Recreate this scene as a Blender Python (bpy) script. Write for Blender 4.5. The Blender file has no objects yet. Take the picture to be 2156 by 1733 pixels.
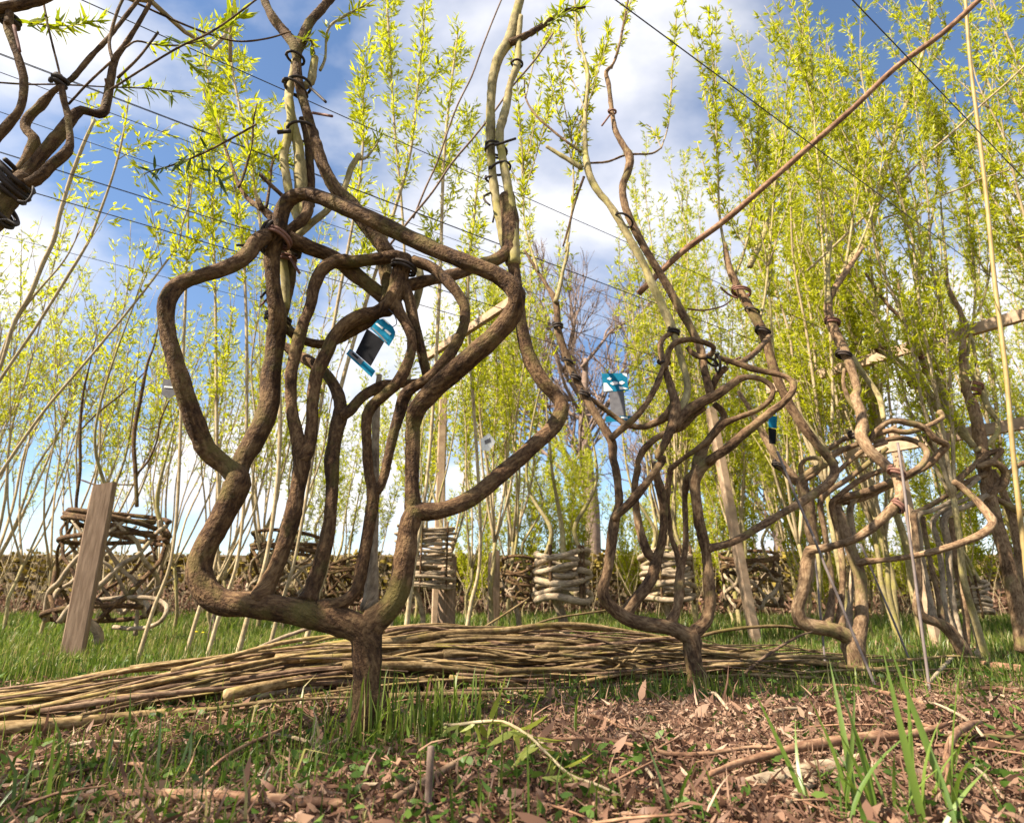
import bpy, math, random
import numpy as np
from mathutils import Vector, noise as mnoise

random.seed(7)
rng = np.random.default_rng(11)
scene = bpy.context.scene
COL = scene.collection

# ------------------------------------------------------------------ camera
CAM_H = 0.29
F_PX, W_PX, H_PX = 1284.6, 2156.0, 1733.0          # photograph measured on a 2156 x 1733 grid
CX, CY = W_PX / 2, H_PX / 2
PITCH = math.atan((1252.0 - CY) / F_PX)
cam_data = bpy.data.cameras.new("camera")
cam = bpy.data.objects.new("camera", cam_data)
COL.objects.link(cam)
cam.location = (0, 0, CAM_H)
cam.rotation_euler = (math.pi / 2 + PITCH, 0, 0)
cam_data.sensor_width = 36.0
cam_data.lens = 36.0 * F_PX / W_PX
cam_data.clip_start = 0.02
cam_data.clip_end = 2000
cam_data.dof.use_dof = True
cam_data.dof.focus_distance = 1.45
cam_data.dof.aperture_fstop = 6.3
scene.camera = cam

# ------------------------------------------------------------------ world, sun, exposure
SUN_EL = math.radians(48)
SUN_AZ = math.radians(-117)       # measured from +Y towards +X: the sun stands to the left
sun_dir = Vector((math.sin(SUN_AZ) * math.cos(SUN_EL), math.cos(SUN_AZ) * math.cos(SUN_EL), math.sin(SUN_EL)))
world = bpy.data.worlds.new("World")
scene.world = world
world.use_nodes = True
wn, wl = world.node_tree.nodes, world.node_tree.links
wn.clear()
w_out = wn.new("ShaderNodeOutputWorld")
sky = wn.new("ShaderNodeTexSky")
sky.sky_type = 'NISHITA'
sky.sun_disc = False
sky.sun_elevation = SUN_EL
sky.sun_rotation = SUN_AZ
sky.air_density = 1.0
sky.dust_density = 0.0
sky.ozone_density = 3.0
bg_sky = wn.new("ShaderNodeBackground"); bg_sky.inputs[1].default_value = 0.068
bg_cl = wn.new("ShaderNodeBackground"); bg_cl.inputs[1].default_value = 0.41
mixw = wn.new("ShaderNodeMixShader")
tc = wn.new("ShaderNodeTexCoord")
sep = wn.new("ShaderNodeSeparateXYZ")
addz = wn.new("ShaderNodeMath"); addz.operation = 'ADD'; addz.inputs[1].default_value = 0.42
mx = wn.new("ShaderNodeMath"); mx.operation = 'MAXIMUM'; mx.inputs[1].default_value = 0.05
dvx = wn.new("ShaderNodeMath"); dvx.operation = 'DIVIDE'
dvy = wn.new("ShaderNodeMath"); dvy.operation = 'DIVIDE'
comb = wn.new("ShaderNodeCombineXYZ")
mapw = wn.new("ShaderNodeMapping")
mapw.inputs['Location'].default_value = (5.2, 2.3, 0.0)
mapw.inputs['Scale'].default_value = (1.0, 1.25, 1.0)
nz = wn.new("ShaderNodeTexNoise"); nz.inputs['Scale'].default_value = 1.55
nz.inputs['Detail'].default_value = 7.0; nz.inputs['Roughness'].default_value = 0.52
nz.inputs['Distortion'].default_value = 0.25
rampw = wn.new("ShaderNodeValToRGB")
rampw.color_ramp.elements[0].position = 0.42; rampw.color_ramp.elements[0].color = (0, 0, 0, 1)
rampw.color_ramp.elements[1].position = 0.58; rampw.color_ramp.elements[1].color = (0.97, 0.97, 0.97, 1)
nz2 = wn.new("ShaderNodeTexNoise"); nz2.inputs['Scale'].default_value = 3.1; nz2.inputs['Detail'].default_value = 4.0
rampc = wn.new("ShaderNodeValToRGB")
rampc.color_ramp.elements[0].position = 0.30; rampc.color_ramp.elements[0].color = (0.80, 0.82, 0.93, 1)
rampc.color_ramp.elements[1].position = 0.62; rampc.color_ramp.elements[1].color = (1.02, 1.0, 1.0, 1)
wl.new(tc.outputs['Generated'], sep.inputs[0])
wl.new(sep.outputs['Z'], addz.inputs[0]); wl.new(addz.outputs[0], mx.inputs[0])
wl.new(sep.outputs['X'], dvx.inputs[0]); wl.new(mx.outputs[0], dvx.inputs[1])
wl.new(sep.outputs['Y'], dvy.inputs[0]); wl.new(mx.outputs[0], dvy.inputs[1])
wl.new(dvx.outputs[0], comb.inputs[0]); wl.new(dvy.outputs[0], comb.inputs[1])
wl.new(comb.outputs[0], mapw.inputs[0]); wl.new(mapw.outputs[0], nz.inputs['Vector']); wl.new(mapw.outputs[0], nz2.inputs['Vector'])
wl.new(nz.outputs['Fac'], rampw.inputs[0]); wl.new(nz2.outputs['Fac'], rampc.inputs[0])
wl.new(sky.outputs[0], bg_sky.inputs[0]); wl.new(rampc.outputs[0], bg_cl.inputs[0])
wl.new(rampw.outputs[0], mixw.inputs[0]); wl.new(bg_sky.outputs[0], mixw.inputs[1]); wl.new(bg_cl.outputs[0], mixw.inputs[2])
wl.new(mixw.outputs[0], w_out.inputs[0])

sun_data = bpy.data.lights.new("sun", 'SUN')
sun_data.energy = 5.0
sun_data.angle = math.radians(0.53)
sun_data.color = (1.0, 0.89, 0.72)
sun = bpy.data.objects.new("sun", sun_data)
COL.objects.link(sun)
sun.rotation_euler = (-sun_dir).to_track_quat('-Z', 'Y').to_euler()

vs = scene.view_settings
scene.display_settings.display_device = 'sRGB'
vs.view_transform = 'Standard'; vs.look = 'None'; vs.exposure = 1.62; vs.gamma = 1.0
scene.cycles.use_denoising = True
scene.cycles.max_bounces = 6
scene.cycles.diffuse_bounces = 3
scene.cycles.transmission_bounces = 4
scene.cycles.transparent_max_bounces = 4
scene.cycles.sample_clamp_indirect = 6.0

# ------------------------------------------------------------------ geometry of the view
SP, CP = math.sin(PITCH), math.cos(PITCH)

def ray(px, py):
    u = (px - CX) / F_PX
    v = (CY - py) / F_PX
    return np.array((u, CP - v * SP, SP + v * CP))

def pt(px, py, d):
    """Point seen at (px, py) that stands in the upright plane y = d; also metres per pixel there."""
    r = ray(px, py)
    t = d / r[1]
    return np.array((r[0] * t, d, CAM_H + r[2] * t)), t / F_PX

def terrain(x, y):
    x = np.asarray(x, float); y = np.asarray(y, float)
    h = 0.034 * np.exp(-((x - 0.0) ** 2 / 2.0 + (y - 1.6) ** 2 / 1.4))
    h = h + 0.045 * np.exp(-((x - 0.62) ** 2 / 0.12 + (y - 1.36) ** 2 / 0.05))
    near = 1.0 / (1.0 + (np.abs(y) / 14.0) ** 4) / (1.0 + (np.abs(x) / 16.0) ** 4)
    b = (np.sin(3.1 * x + 1.7 * y) * 0.008 + np.sin(7.3 * x - 5.1 * y + 1.0) * 0.005
         + np.sin(13.0 * x + 11.0 * y + 2.0) * 0.003 + np.sin(1.1 * x - 0.8 * y) * 0.012)
    return h + b * near

def gz(x, y):
    return float(terrain(x, y))

def gp(px, py):
    r = ray(px, py)
    z = 0.0
    for _ in range(12):
        t = (z - CAM_H) / r[2] if r[2] < -1e-3 else 12.0
        x, y = r[0] * t, r[1] * t
        z = gz(x, y)
    return np.array((x, y, z))

# zoomed crops of the photograph that the outlines were read from: x0, y0, scale
FR = {'A': (280.7, 280.7, .4428), 'B': (280.7, 842.2, .4428), 'C': (393.0, 0.0, .3906), 'D': (1122.9, 561.5, .3125),
      'E': (1122.9, 954.5, .3239), 'F': (1572.0, 561.5, .2915), 'G': (1572.0, 842.2, .3888), 'P': (0, 0, 1.0),
      'L': (0, 0, .2915), 'M': (0, 505.3, .324), 'N': (0, 1010.6, .324), 'U': (1010.6, 0, .2916), 'V': (1572.0, 0, .3240),
      'R': (786.0, 1291.3, .3646)}

def path(d, *segs):
    """segs: frame letter, list of (x, y, radius[, depth offset]) ...; returns world points and radii."""
    pts = []
    for k in range(0, len(segs), 2):
        x0, y0, s = FR[segs[k]]
        for p in segs[k + 1]:
            pts.append((x0 + p[0] * s, y0 + p[1] * s, p[2] * s, p[3] if len(p) > 3 else None))
    n = len(pts)
    known = [i for i in range(n) if pts[i][3] is not None]
    if not known:
        dd = [0.0] * n
    else:
        dd = np.interp(range(n), known, [pts[i][3] for i in known])
    out, rad = [], []
    for i, p in enumerate(pts):
        q, mpp = pt(p[0], p[1], d + dd[i])
        rr = ray(p[0], p[1]); out.append(q); rad.append(p[2] * mpp * .95 / np.linalg.norm(rr))
    return np.array(out), np.array(rad)

# ------------------------------------------------------------------ mesh helpers
def smooth_path(P, R, step=0.02, maxn=90):
    P = np.asarray(P, float); R = np.asarray(R, float)
    if len(P) < 3:
        n = 6
        t = np.linspace(0, 1, n)[:, None]
        return P[0] * (1 - t) + P[-1] * t, R[0] * (1 - t[:, 0]) + R[-1] * t[:, 0]
    seg = np.linalg.norm(np.diff(P, axis=0), axis=1) + 1e-9
    outP, outR = [], []
    E = np.vstack([2 * P[0] - P[1], P, 2 * P[-1] - P[-2]])
    tot = seg.sum()
    st = max(step, tot / maxn)
    for i in range(len(P) - 1):
        p0, p1, p2, p3 = E[i], E[i + 1], E[i + 2], E[i + 3]
        a0 = 0.0
        a1 = a0 + max(np.linalg.norm(p1 - p0), 1e-6) ** .5
        a2 = a1 + max(np.linalg.norm(p2 - p1), 1e-6) ** .5
        a3 = a2 + max(np.linalg.norm(p3 - p2), 1e-6) ** .5
        n = max(2, int(round(seg[i] / st)))
        for k in range(n):
            t = a1 + (a2 - a1) * k / n
            A1 = (a1 - t) / (a1 - a0) * p0 + (t - a0) / (a1 - a0) * p1
            A2 = (a2 - t) / (a2 - a1) * p1 + (t - a1) / (a2 - a1) * p2
            A3 = (a3 - t) / (a3 - a2) * p2 + (t - a2) / (a3 - a2) * p3
            B1 = (a2 - t) / (a2 - a0) * A1 + (t - a0) / (a2 - a0) * A2
            B2 = (a3 - t) / (a3 - a1) * A2 + (t - a1) / (a3 - a1) * A3
            outP.append((a2 - t) / (a2 - a1) * B1 + (t - a1) / (a2 - a1) * B2)
            f = k / n; f = f * f * (3 - 2 * f)
            outR.append(R[i] * (1 - f) + R[i + 1] * f)
    outP.append(P[-1]); outR.append(R[-1])
    return np.array(outP), np.array(outR)

class MB:
    """Collects tubes, boxes and loose polygons; build() links them as one mesh object."""
    def __init__(self):
        self.v, self.f, self.uv, self.n = [], [], [], 0

    def tube(self, P, R, sides=10, step=0.02, knob=0.06, seed=0.0, maxn=90, flat_end=False):
        P, R = smooth_path(P, R, step, maxn)
        n = len(P)
        T = np.gradient(P, axis=0); T /= (np.linalg.norm(T, axis=1)[:, None] + 1e-12)
        a = np.array((0, 0, 1.0)) if abs(T[0][2]) < .9 else np.array((1.0, 0, 0))
        N = a - T[0] * a.dot(T[0]); N /= np.linalg.norm(N)
        L = 0.0
        ang = np.linspace(0, 2 * math.pi, sides, endpoint=False)
        ca, sa = np.cos(ang), np.sin(ang)
        base = self.n
        for i in range(n):
            N = N - T[i] * N.dot(T[i]); N /= (np.linalg.norm(N) + 1e-12)
            Bn = np.cross(T[i], N)
            if i: L += np.linalg.norm(P[i] - P[i - 1])
            ring = ca[:, None] * N + sa[:, None] * Bn
            r = np.full(sides, R[i])
            if knob:
                k0 = 1 + knob * 1.3 * mnoise.noise(Vector((L / (R[i] * 4 + .01), seed, 1.3)))
                for s in range(sides):
                    q = P[i] + ring[s] * R[i]
                    r[s] *= k0 + knob * mnoise.noise(Vector(q * (0.55 / max(R[i], .004))) + Vector((seed, 0, 0))) + knob * .5 * mnoise.noise(Vector(q * (1.7 / max(R[i], .004))) + Vector((0, seed, 0)))
            V = P[i] + ring * r[:, None]
            self.v.extend(V.tolist())
            per = 2 * math.pi * R[i]
            for s in range(sides):
                self.uv.append((s / sides * max(per, .01), L))
        for i in range(n - 1):
            for s in range(sides):
                b = base + i * sides; s2 = (s + 1) % sides
                self.f.append((b + s, b + s2, b + sides + s2, b + sides + s))
        for i, flip in ((0, True), (n - 1, False)):
            c = base + len(self.v) - base
            off = -T[i] * R[i] * .35 if flip else T[i] * R[i] * .35
            if flat_end: off = off * 0
            self.v.append((P[i] + off).tolist()); self.uv.append((0, 0 if flip else L))
            b = base + i * sides
            for s in range(sides):
                s2 = (s + 1) % sides
                self.f.append((c, b + s2, b + s) if flip else (c, b + s, b + s2))
        self.n = len(self.v)
        return self

    def poly(self, verts, faces):
        b = self.n
        self.v.extend([tuple(map(float, q)) for q in verts]); self.uv.extend([(q[0], q[2]) for q in verts])
        self.f.extend([tuple(b + i for i in f) for f in faces]); self.n = len(self.v)
        return self

    def box(self, c, ax, ay, az):
        c, ax, ay, az = map(lambda q: np.asarray(q, float), (c, ax, ay, az))
        V = [c + sx * ax + sy * ay + sz * az for sx in (-1, 1) for sy in (-1, 1) for sz in (-1, 1)]
        return self.poly(V, [(0, 1, 3, 2), (4, 6, 7, 5), (0, 4, 5, 1), (2, 3, 7, 6), (0, 2, 6, 4), (1, 5, 7, 3)])

    def mesh(self, name, mat, smooth=True, origin=(0, 0, 0)):
        me = bpy.data.meshes.new(name)
        V = np.asarray(self.v, float) - np.asarray(origin, float)
        me.from_pydata(V.tolist(), [], self.f)
        uvl = me.uv_layers.new(name="UVMap")
        idx = np.empty(len(me.loops), np.int32); me.loops.foreach_get('vertex_index', idx)
        uvl.data.foreach_set('uv', np.asarray(self.uv, np.float32)[idx].ravel())
        if smooth: me.polygons.foreach_set('use_smooth', np.ones(len(me.polygons), bool))
        me.materials.append(mat); me.update()
        return me

    def build(self, name, mat, parent=None, smooth=True):
        org = parent_world(parent)
        me = self.mesh(name, mat, smooth, org)
        return link(name, me, parent)

PW = {}
def parent_world(p):
    return PW.get(p.name, np.zeros(3)) if p is not None else np.zeros(3)

def link(name, data, parent=None, loc=None):
    o = bpy.data.objects.new(name, data)
    COL.objects.link(o)
    if parent is not None: o.parent = parent
    if loc is not None: o.location = loc
    PW[o.name] = parent_world(parent) + (np.asarray(loc, float) if loc is not None else 0)
    return o

def tag(o, label, cat, group=None):
    o['label'] = label; o['category'] = cat
    if group: o['group'] = group
    return o

def thing(name, loc, label, cat, group=None):
    o = link(name, None, None, tuple(float(q) for q in loc))
    o.empty_display_size = 0.05
    return tag(o, label, cat, group)

def one(name, mb, mat, loc, label, cat, group=None, smooth=True):
    """A thing that is one mesh, its origin at loc."""
    me = mb.mesh(name, mat, smooth, loc)
    o = link(name, me, None, tuple(float(q) for q in loc))
    return tag(o, label, cat, group)

def copy_tree(o, parent=None):
    c = o.copy(); COL.objects.link(c)
    if parent is not None: c.parent = parent
    for ch in o.children: copy_tree(ch, c)
    return c

def stuff_mesh(name, V, Fc, mat, parent=None, rnd=None, smooth=False, loc=None):
    """Big mesh from arrays; V (n,3) world, Fc (m,k); rnd one value per vertex."""
    me = bpy.data.meshes.new(name)
    org = parent_world(parent) if loc is None else np.asarray(loc, float)
    V = np.asarray(V, np.float32) - org.astype(np.float32)
    Fc = np.asarray(Fc, np.int32); k = Fc.shape[1]
    me.vertices.add(len(V)); me.vertices.foreach_set('co', V.ravel())
    me.loops.add(Fc.size); me.loops.foreach_set('vertex_index', Fc.ravel())
    me.polygons.add(len(Fc)); me.polygons.foreach_set('loop_start', np.arange(0, Fc.size, k, dtype=np.int32))
    me.polygons.foreach_set('loop_total', np.full(len(Fc), k, np.int32))
    if smooth: me.polygons.foreach_set('use_smooth', np.ones(len(Fc), bool))
    if rnd is not None:
        at = me.attributes.new('rnd', 'FLOAT', 'POINT'); at.data.foreach_set('value', np.asarray(rnd, np.float32))
    me.materials.append(mat); me.update(calc_edges=True); me.validate()
    o = link(name, me, parent, None if loc is None else tuple(float(q) for q in loc))
    return o

# ------------------------------------------------------------------ materials
def mat_new(name):
    m = bpy.data.materials.new(name); m.use_nodes = True
    nt = m.node_tree; nt.nodes.clear()
    out = nt.nodes.new('ShaderNodeOutputMaterial')
    return m, nt, out

def ramp(nt, fac, stops):
    r = nt.nodes.new('ShaderNodeValToRGB')
    e = r.color_ramp.elements
    while len(e) < len(stops): e.new(0.5)
    for i, (p, c) in enumerate(stops):
        e[i].position = p; e[i].color = (*c, 1)
    nt.links.new(fac, r.inputs[0])
    return r.outputs[0]

def noise_tex(nt, vec, scale, detail=4, rough=.55, dist=0.0):
    n = nt.nodes.new('ShaderNodeTexNoise')
    n.inputs['Scale'].default_value = scale; n.inputs['Detail'].default_value = detail
    n.inputs['Roughness'].default_value = rough; n.inputs['Distortion'].default_value = dist
    if vec is not None: nt.links.new(vec, n.inputs['Vector'])
    return n.outputs['Fac']

def bark_mat(name, c_dark, c_mid, c_light, moss=None, moss_amt=.4, stretch=.4, scale=42, bump=.6, rough=.88, bump_d=.005, tone=.12):
    m, nt, out = mat_new(name)
    N, Lk = nt.nodes, nt.links
    uv = N.new('ShaderNodeUVMap'); uv.uv_map = 'UVMap'
    tco = N.new('ShaderNodeTexCoord')
    mp = N.new('ShaderNodeMapping'); mp.inputs['Scale'].default_value = (1, stretch, 1)
    Lk.new(uv.outputs[0], mp.inputs[0])
    geo = N.new('ShaderNodeNewGeometry')
    n1 = noise_tex(nt, mp.outputs[0], scale * 3, 5, .6, .4)
    n2 = noise_tex(nt, geo.outputs['Position'], 14, 4, .6)
    n3 = noise_tex(nt, geo.outputs['Position'], 130, 3, .6)
    mixf = N.new('ShaderNodeMath'); mixf.operation = 'MULTIPLY_ADD'; mixf.inputs[1].default_value = .55
    Lk.new(n1, mixf.inputs[0])
    h2 = N.new('ShaderNodeMath'); h2.operation = 'MULTIPLY'; h2.inputs[1].default_value = .45
    Lk.new(n2, h2.inputs[0]); Lk.new(h2.outputs[0], mixf.inputs[2])
    col = ramp(nt, mixf.outputs[0], [(.38, c_dark), (.49, c_mid), (.62, c_light)])
    if moss is not None:
        n4 = noise_tex(nt, geo.outputs['Position'], 9, 5, .65)
        mk = N.new('ShaderNodeMapRange'); mk.inputs[1].default_value = .62 - moss_amt * .3; mk.inputs[2].default_value = .72 - moss_amt * .2
        Lk.new(n4, mk.inputs[0])
        mm = N.new('ShaderNodeMath'); mm.operation = 'MULTIPLY'; mm.inputs[1].default_value = .75
        Lk.new(mk.outputs[0], mm.inputs[0])
        mx_ = N.new('ShaderNodeMix'); mx_.data_type = 'RGBA'
        Lk.new(mm.outputs[0], mx_.inputs['Factor']); Lk.new(col, mx_.inputs['A'])
        mx_.inputs['B'].default_value = (*moss, 1)
        col = mx_.outputs['Result']
    sp = N.new('ShaderNodeMapRange'); sp.inputs[1].default_value = .62; sp.inputs[2].default_value = .75; sp.inputs[4].default_value = .35
    Lk.new(n3, sp.inputs[0])
    mx2 = N.new('ShaderNodeMix'); mx2.data_type = 'RGBA'
    Lk.new(sp.outputs[0], mx2.inputs['Factor']); Lk.new(col, mx2.inputs['A'])
    mx2.inputs['B'].default_value = (c_light[0] * 1.35, c_light[1] * 1.35, c_light[2] * 1.3, 1)
    b = N.new('ShaderNodeBsdfPrincipled')
    b.inputs['Roughness'].default_value = rough
    b.inputs['Specular IOR Level'].default_value = .25
    oi = N.new('ShaderNodeObjectInfo'); vr = N.new('ShaderNodeMapRange')
    vr.inputs[3].default_value = 1 - tone; vr.inputs[4].default_value = 1 + tone
    Lk.new(oi.outputs['Random'], vr.inputs[0])
    hsv = N.new('ShaderNodeHueSaturation'); Lk.new(vr.outputs[0], hsv.inputs['Value']); Lk.new(mx2.outputs['Result'], hsv.inputs['Color'])
    Lk.new(hsv.outputs[0], b.inputs['Base Color'])
    bp = N.new('ShaderNodeBump'); bp.inputs['Strength'].default_value = bump; bp.inputs['Distance'].default_value = bump_d
    hh = N.new('ShaderNodeMath'); hh.operation = 'MULTIPLY_ADD'; hh.inputs[1].default_value = .55
    Lk.new(n3, hh.inputs[0]); Lk.new(mixf.outputs[0], hh.inputs[2])
    Lk.new(hh.outputs[0], bp.inputs['Height']); Lk.new(bp.outputs[0], b.inputs['Normal'])
    Lk.new(b.outputs[0], out.inputs[0])
    return m

def leaf_mat(name, stops, trans=.5, gloss=.06, use_obj=False):
    m, nt, out = mat_new(name)
    N, Lk = nt.nodes, nt.links
    if use_obj:
        oi = N.new('ShaderNodeObjectInfo'); fac = oi.outputs['Random']
    else:
        at = N.new('ShaderNodeAttribute'); at.attribute_name = 'rnd'; fac = at.outputs['Fac']
    col = ramp(nt, fac, stops)
    d = N.new('ShaderNodeBsdfDiffuse'); t = N.new('ShaderNodeBsdfTranslucent'); g = N.new('ShaderNodeBsdfGlossy')
    g.inputs['Roughness'].default_value = .45; g.inputs['Color'].default_value = (.9, .9, .9, 1)
    Lk.new(col, d.inputs[0])
    hs = N.new('ShaderNodeHueSaturation'); hs.inputs['Value'].default_value = 1.35; hs.inputs['Saturation'].default_value = 1.05
    Lk.new(col, hs.inputs['Color']); Lk.new(hs.outputs[0], t.inputs[0])
    m1 = N.new('ShaderNodeMixShader'); m1.inputs[0].default_value = trans
    Lk.new(d.outputs[0], m1.inputs[1]); Lk.new(t.outputs[0], m1.inputs[2])
    m2 = N.new('ShaderNodeMixShader'); m2.inputs[0].default_value = gloss
    Lk.new(m1.outputs[0], m2.inputs[1]); Lk.new(g.outputs[0], m2.inputs[2])
    Lk.new(m2.outputs[0], out.inputs[0])
    return m

def plain(name, c1, c2=None, scale=20, rough=.7, metallic=0.0, bump=.0, spec=.3, stretch=None):
    m, nt, out = mat_new(name)
    N, Lk = nt.nodes, nt.links
    b = N.new('ShaderNodeBsdfPrincipled'); b.inputs['Roughness'].default_value = rough
    b.inputs['Metallic'].default_value = metallic; b.inputs['Specular IOR Level'].default_value = spec
    tco = N.new('ShaderNodeTexCoord'); vec = tco.outputs['Object']
    if stretch:
        mp = N.new('ShaderNodeMapping'); mp.inputs['Scale'].default_value = stretch
        Lk.new(vec, mp.inputs[0]); vec = mp.outputs[0]
    n = noise_tex(nt, vec, scale, 5, .6)
    Lk.new(ramp(nt, n, [(.35, c1), (.65, c2 or c1)]), b.inputs['Base Color'])
    if bump:
        bp = N.new('ShaderNodeBump'); bp.inputs['Strength'].default_value = bump; bp.inputs['Distance'].default_value = .004
        Lk.new(n, bp.inputs['Height']); Lk.new(bp.outputs[0], b.inputs['Normal'])
    Lk.new(b.outputs[0], out.inputs[0])
    return m

M = {}
M['bark'] = bark_mat('bark', (.022, .010, .005), (.082, .043, .020), (.19, .115, .055), moss=(.125, .10, .028), moss_amt=.3, bump=.95, bump_d=.009)
M['bark_young'] = bark_mat('bark_young', (.13, .10, .05), (.25, .20, .095), (.37, .31, .16), moss=(.31, .27, .07), moss_amt=.35, bump=.35, bump_d=.002)
M['bark_tan'] = bark_mat('bark_tan', (.055, .032, .017), (.165, .10, .055), (.31, .215, .125), moss=(.20, .165, .06), moss_amt=.25, bump=.6)  # paler copy of bark: sunlight on the right-hand chair trees put into colour
M['bark_mid'] = bark_mat('bark_mid', (.035, .018, .009), (.115, .066, .034), (.25, .165, .09), moss=(.16, .13, .045), moss_amt=.25, bump=.6)  # bark lightened part way, the second chair tree's sun painted in
M['bark_pale'] = bark_mat('bark_pale', (.12, .085, .055), (.26, .195, .13), (.40, .32, .22), moss=(.22, .19, .07), moss_amt=.1, bump=.4)
M['shoot'] = bark_mat('shoot_bark', (.20, .145, .08), (.34, .26, .15), (.45, .37, .24), bump=.2, bump_d=.001)
M['twig'] = bark_mat('twig_bark', (.10, .065, .05), (.19, .13, .10), (.27, .20, .16), bump=.2, bump_d=.001)
M['rod'] = bark_mat('rod_bark', (.06, .035, .014), (.16, .105, .045), (.30, .215, .115), moss=(.18, .145, .035), moss_amt=.25, tone=.45, bump=.35, bump_d=.002)
M['rod_brown'] = bark_mat('rod_bark_brown', (.055, .03, .018), (.125, .075, .045), (.24, .165, .105), tone=.35, bump=.35, bump_d=.002)
M['stick'] = bark_mat('stick_bark', (.08, .038, .022), (.18, .095, .055), (.32, .20, .12), bump=.35, bump_d=.002)
M['cut'] = plain('cut_wood', (.55, .42, .26), (.66, .54, .36), 60, .8)
M['leaf'] = leaf_mat('young_leaf', [(0, (.19, .22, .015)), (.5, (.36, .38, .025)), (1, (.55, .53, .05))], .58, .015)
M['leaf_obj'] = leaf_mat('young_leaf_single', [(0, (.15, .19, .015)), (.5, (.28, .32, .02)), (1, (.44, .45, .035))], .5, .02, True)
M['leaf_dark'] = leaf_mat('grey_green_leaf', [(0, (.045, .075, .02)), (.5, (.08, .12, .03)), (1, (.15, .19, .04))], .3, .02, True)
M['grass'] = leaf_mat('grass_blade', [(0, (.045, .08, .012)), (.5, (.10, .15, .02)), (.85, (.19, .23, .04)), (1, (.32, .26, .12))], .42, .02)
M['grass_obj'] = leaf_mat('grass_blade_single', [(0, (.09, .16, .02)), (1, (.17, .25, .035))], .4, .07, True)
M['litter'] = leaf_mat('dead_leaf', [(0, (.07, .035, .022)), (.45, (.17, .095, .065)), (.8, (.27, .17, .115)), (1, (.40, .28, .20))], .15, .008)
M['weed'] = leaf_mat('weed_leaf', [(0, (.035, .07, .012)), (.6, (.07, .125, .02)), (1, (.14, .2, .04))], .3, .012)
M['wilted'] = leaf_mat('wilted_leaf', [(0, (.20, .24, .04)), (1, (.36, .38, .08))], .4, .03, True)
M['post'] = plain('weathered_wood', (.15, .095, .06), (.27, .185, .125), 26, .85, bump=.4, stretch=(3, 3, .35))
M['batten'] = plain('batten_wood', (.30, .20, .13), (.46, .33, .22), 22, .8, bump=.3, stretch=(1, 1, 1))
M['cane'] = plain('bamboo_cane', (.27, .18, .065), (.38, .28, .12), 12, .55)
M['metal_cane'] = plain('grey_stake', (.13, .10, .09), (.22, .18, .165), 12, .5)
M['wire'] = plain('dark_wire', (.045, .045, .055), (.07, .07, .08), 30, .5)
M['tie'] = plain('rubber_tie', (.022, .016, .014), (.05, .034, .028), 40, .7)
M['tie_red'] = plain('brown_tie', (.13, .055, .04), (.22, .11, .08), 40, .7)
M['teal'] = plain('teal_card', (.007, .12, .21), (.012, .17, .28), 50, .9, spec=.08)
M['black'] = plain('black_card', (.008, .008, .010), (.013, .013, .015), 50, .9, spec=.08)
M['white'] = plain('white_print', (.72, .70, .68), (.80, .80, .78), 50, .5)
M['grey'] = plain('grey_card', (.12, .115, .125), (.17, .165, .175), 50, .9, spec=.08)
M['stone'] = plain('wall_stone', (.085, .06, .035), (.20, .15, .09), 7, .9, bump=.6)
M['moss'] = leaf_mat('wall_moss', [(0, (.10, .075, .015)), (.5, (.22, .16, .03)), (1, (.34, .25, .05))], .1, .02)
M['yellow'] = plain('dandelion_yellow', (.80, .58, .01), (.85, .66, .02), 50, .6)

# ground sheet: soil, trodden litter and thin turf
m, nt, out = mat_new('ground_soil')
N, Lk = nt.nodes, nt.links
geo = N.new('ShaderNodeNewGeometry')
na = noise_tex(nt, geo.outputs['Position'], 2.2, 5, .6)
nb = noise_tex(nt, geo.outputs['Position'], 60, 5, .65)
soil = ramp(nt, nb, [(.3, (.045, .028, .018)), (.5, (.10, .065, .042)), (.72, (.19, .13, .09))])
turf = ramp(nt, nb, [(.3, (.03, .045, .012)), (.55, (.075, .095, .025)), (.75, (.14, .14, .05))])
mr = N.new('ShaderNodeMapRange'); mr.inputs[1].default_value = .44; mr.inputs[2].default_value = .58
Lk.new(na, mr.inputs[0])
mxg = N.new('ShaderNodeMix'); mxg.data_type = 'RGBA'
Lk.new(mr.outputs[0], mxg.inputs['Factor']); Lk.new(soil, mxg.inputs['A']); Lk.new(turf, mxg.inputs['B'])
bs = N.new('ShaderNodeBsdfPrincipled'); bs.inputs['Roughness'].default_value = .95; bs.inputs['Specular IOR Level'].default_value = .1
Lk.new(mxg.outputs['Result'], bs.inputs['Base Color'])
bp = N.new('ShaderNodeBump'); bp.inputs['Strength'].default_value = .8; bp.inputs['Distance'].default_value = .012
Lk.new(nb, bp.inputs['Height']); Lk.new(bp.outputs[0], bs.inputs['Normal'])
Lk.new(bs.outputs[0], out.inputs[0])
M['ground'] = m

# ------------------------------------------------------------------ ground
def ground():
    def axis(n, near, far):
        t = np.linspace(-1, 1, n)
        return np.sign(t) * (np.abs(t) * near + np.abs(t) ** 7 * far)
    xs = axis(221, 9, 500); ys = axis(221, 9, 500) + 4.0
    X, Y = np.meshgrid(xs, ys)
    Z = terrain(X, Y)
    V = np.stack([X, Y, Z], -1).reshape(-1, 3)
    n = len(xs)
    i, j = np.meshgrid(np.arange(n - 1), np.arange(n - 1))
    a = (j * n + i).ravel()
    Fc = np.stack([a, a + 1, a + n + 1, a + n], -1)
    o = stuff_mesh('ground', V, Fc, M['ground'], smooth=True)
    o['kind'] = 'structure'
ground()

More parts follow.
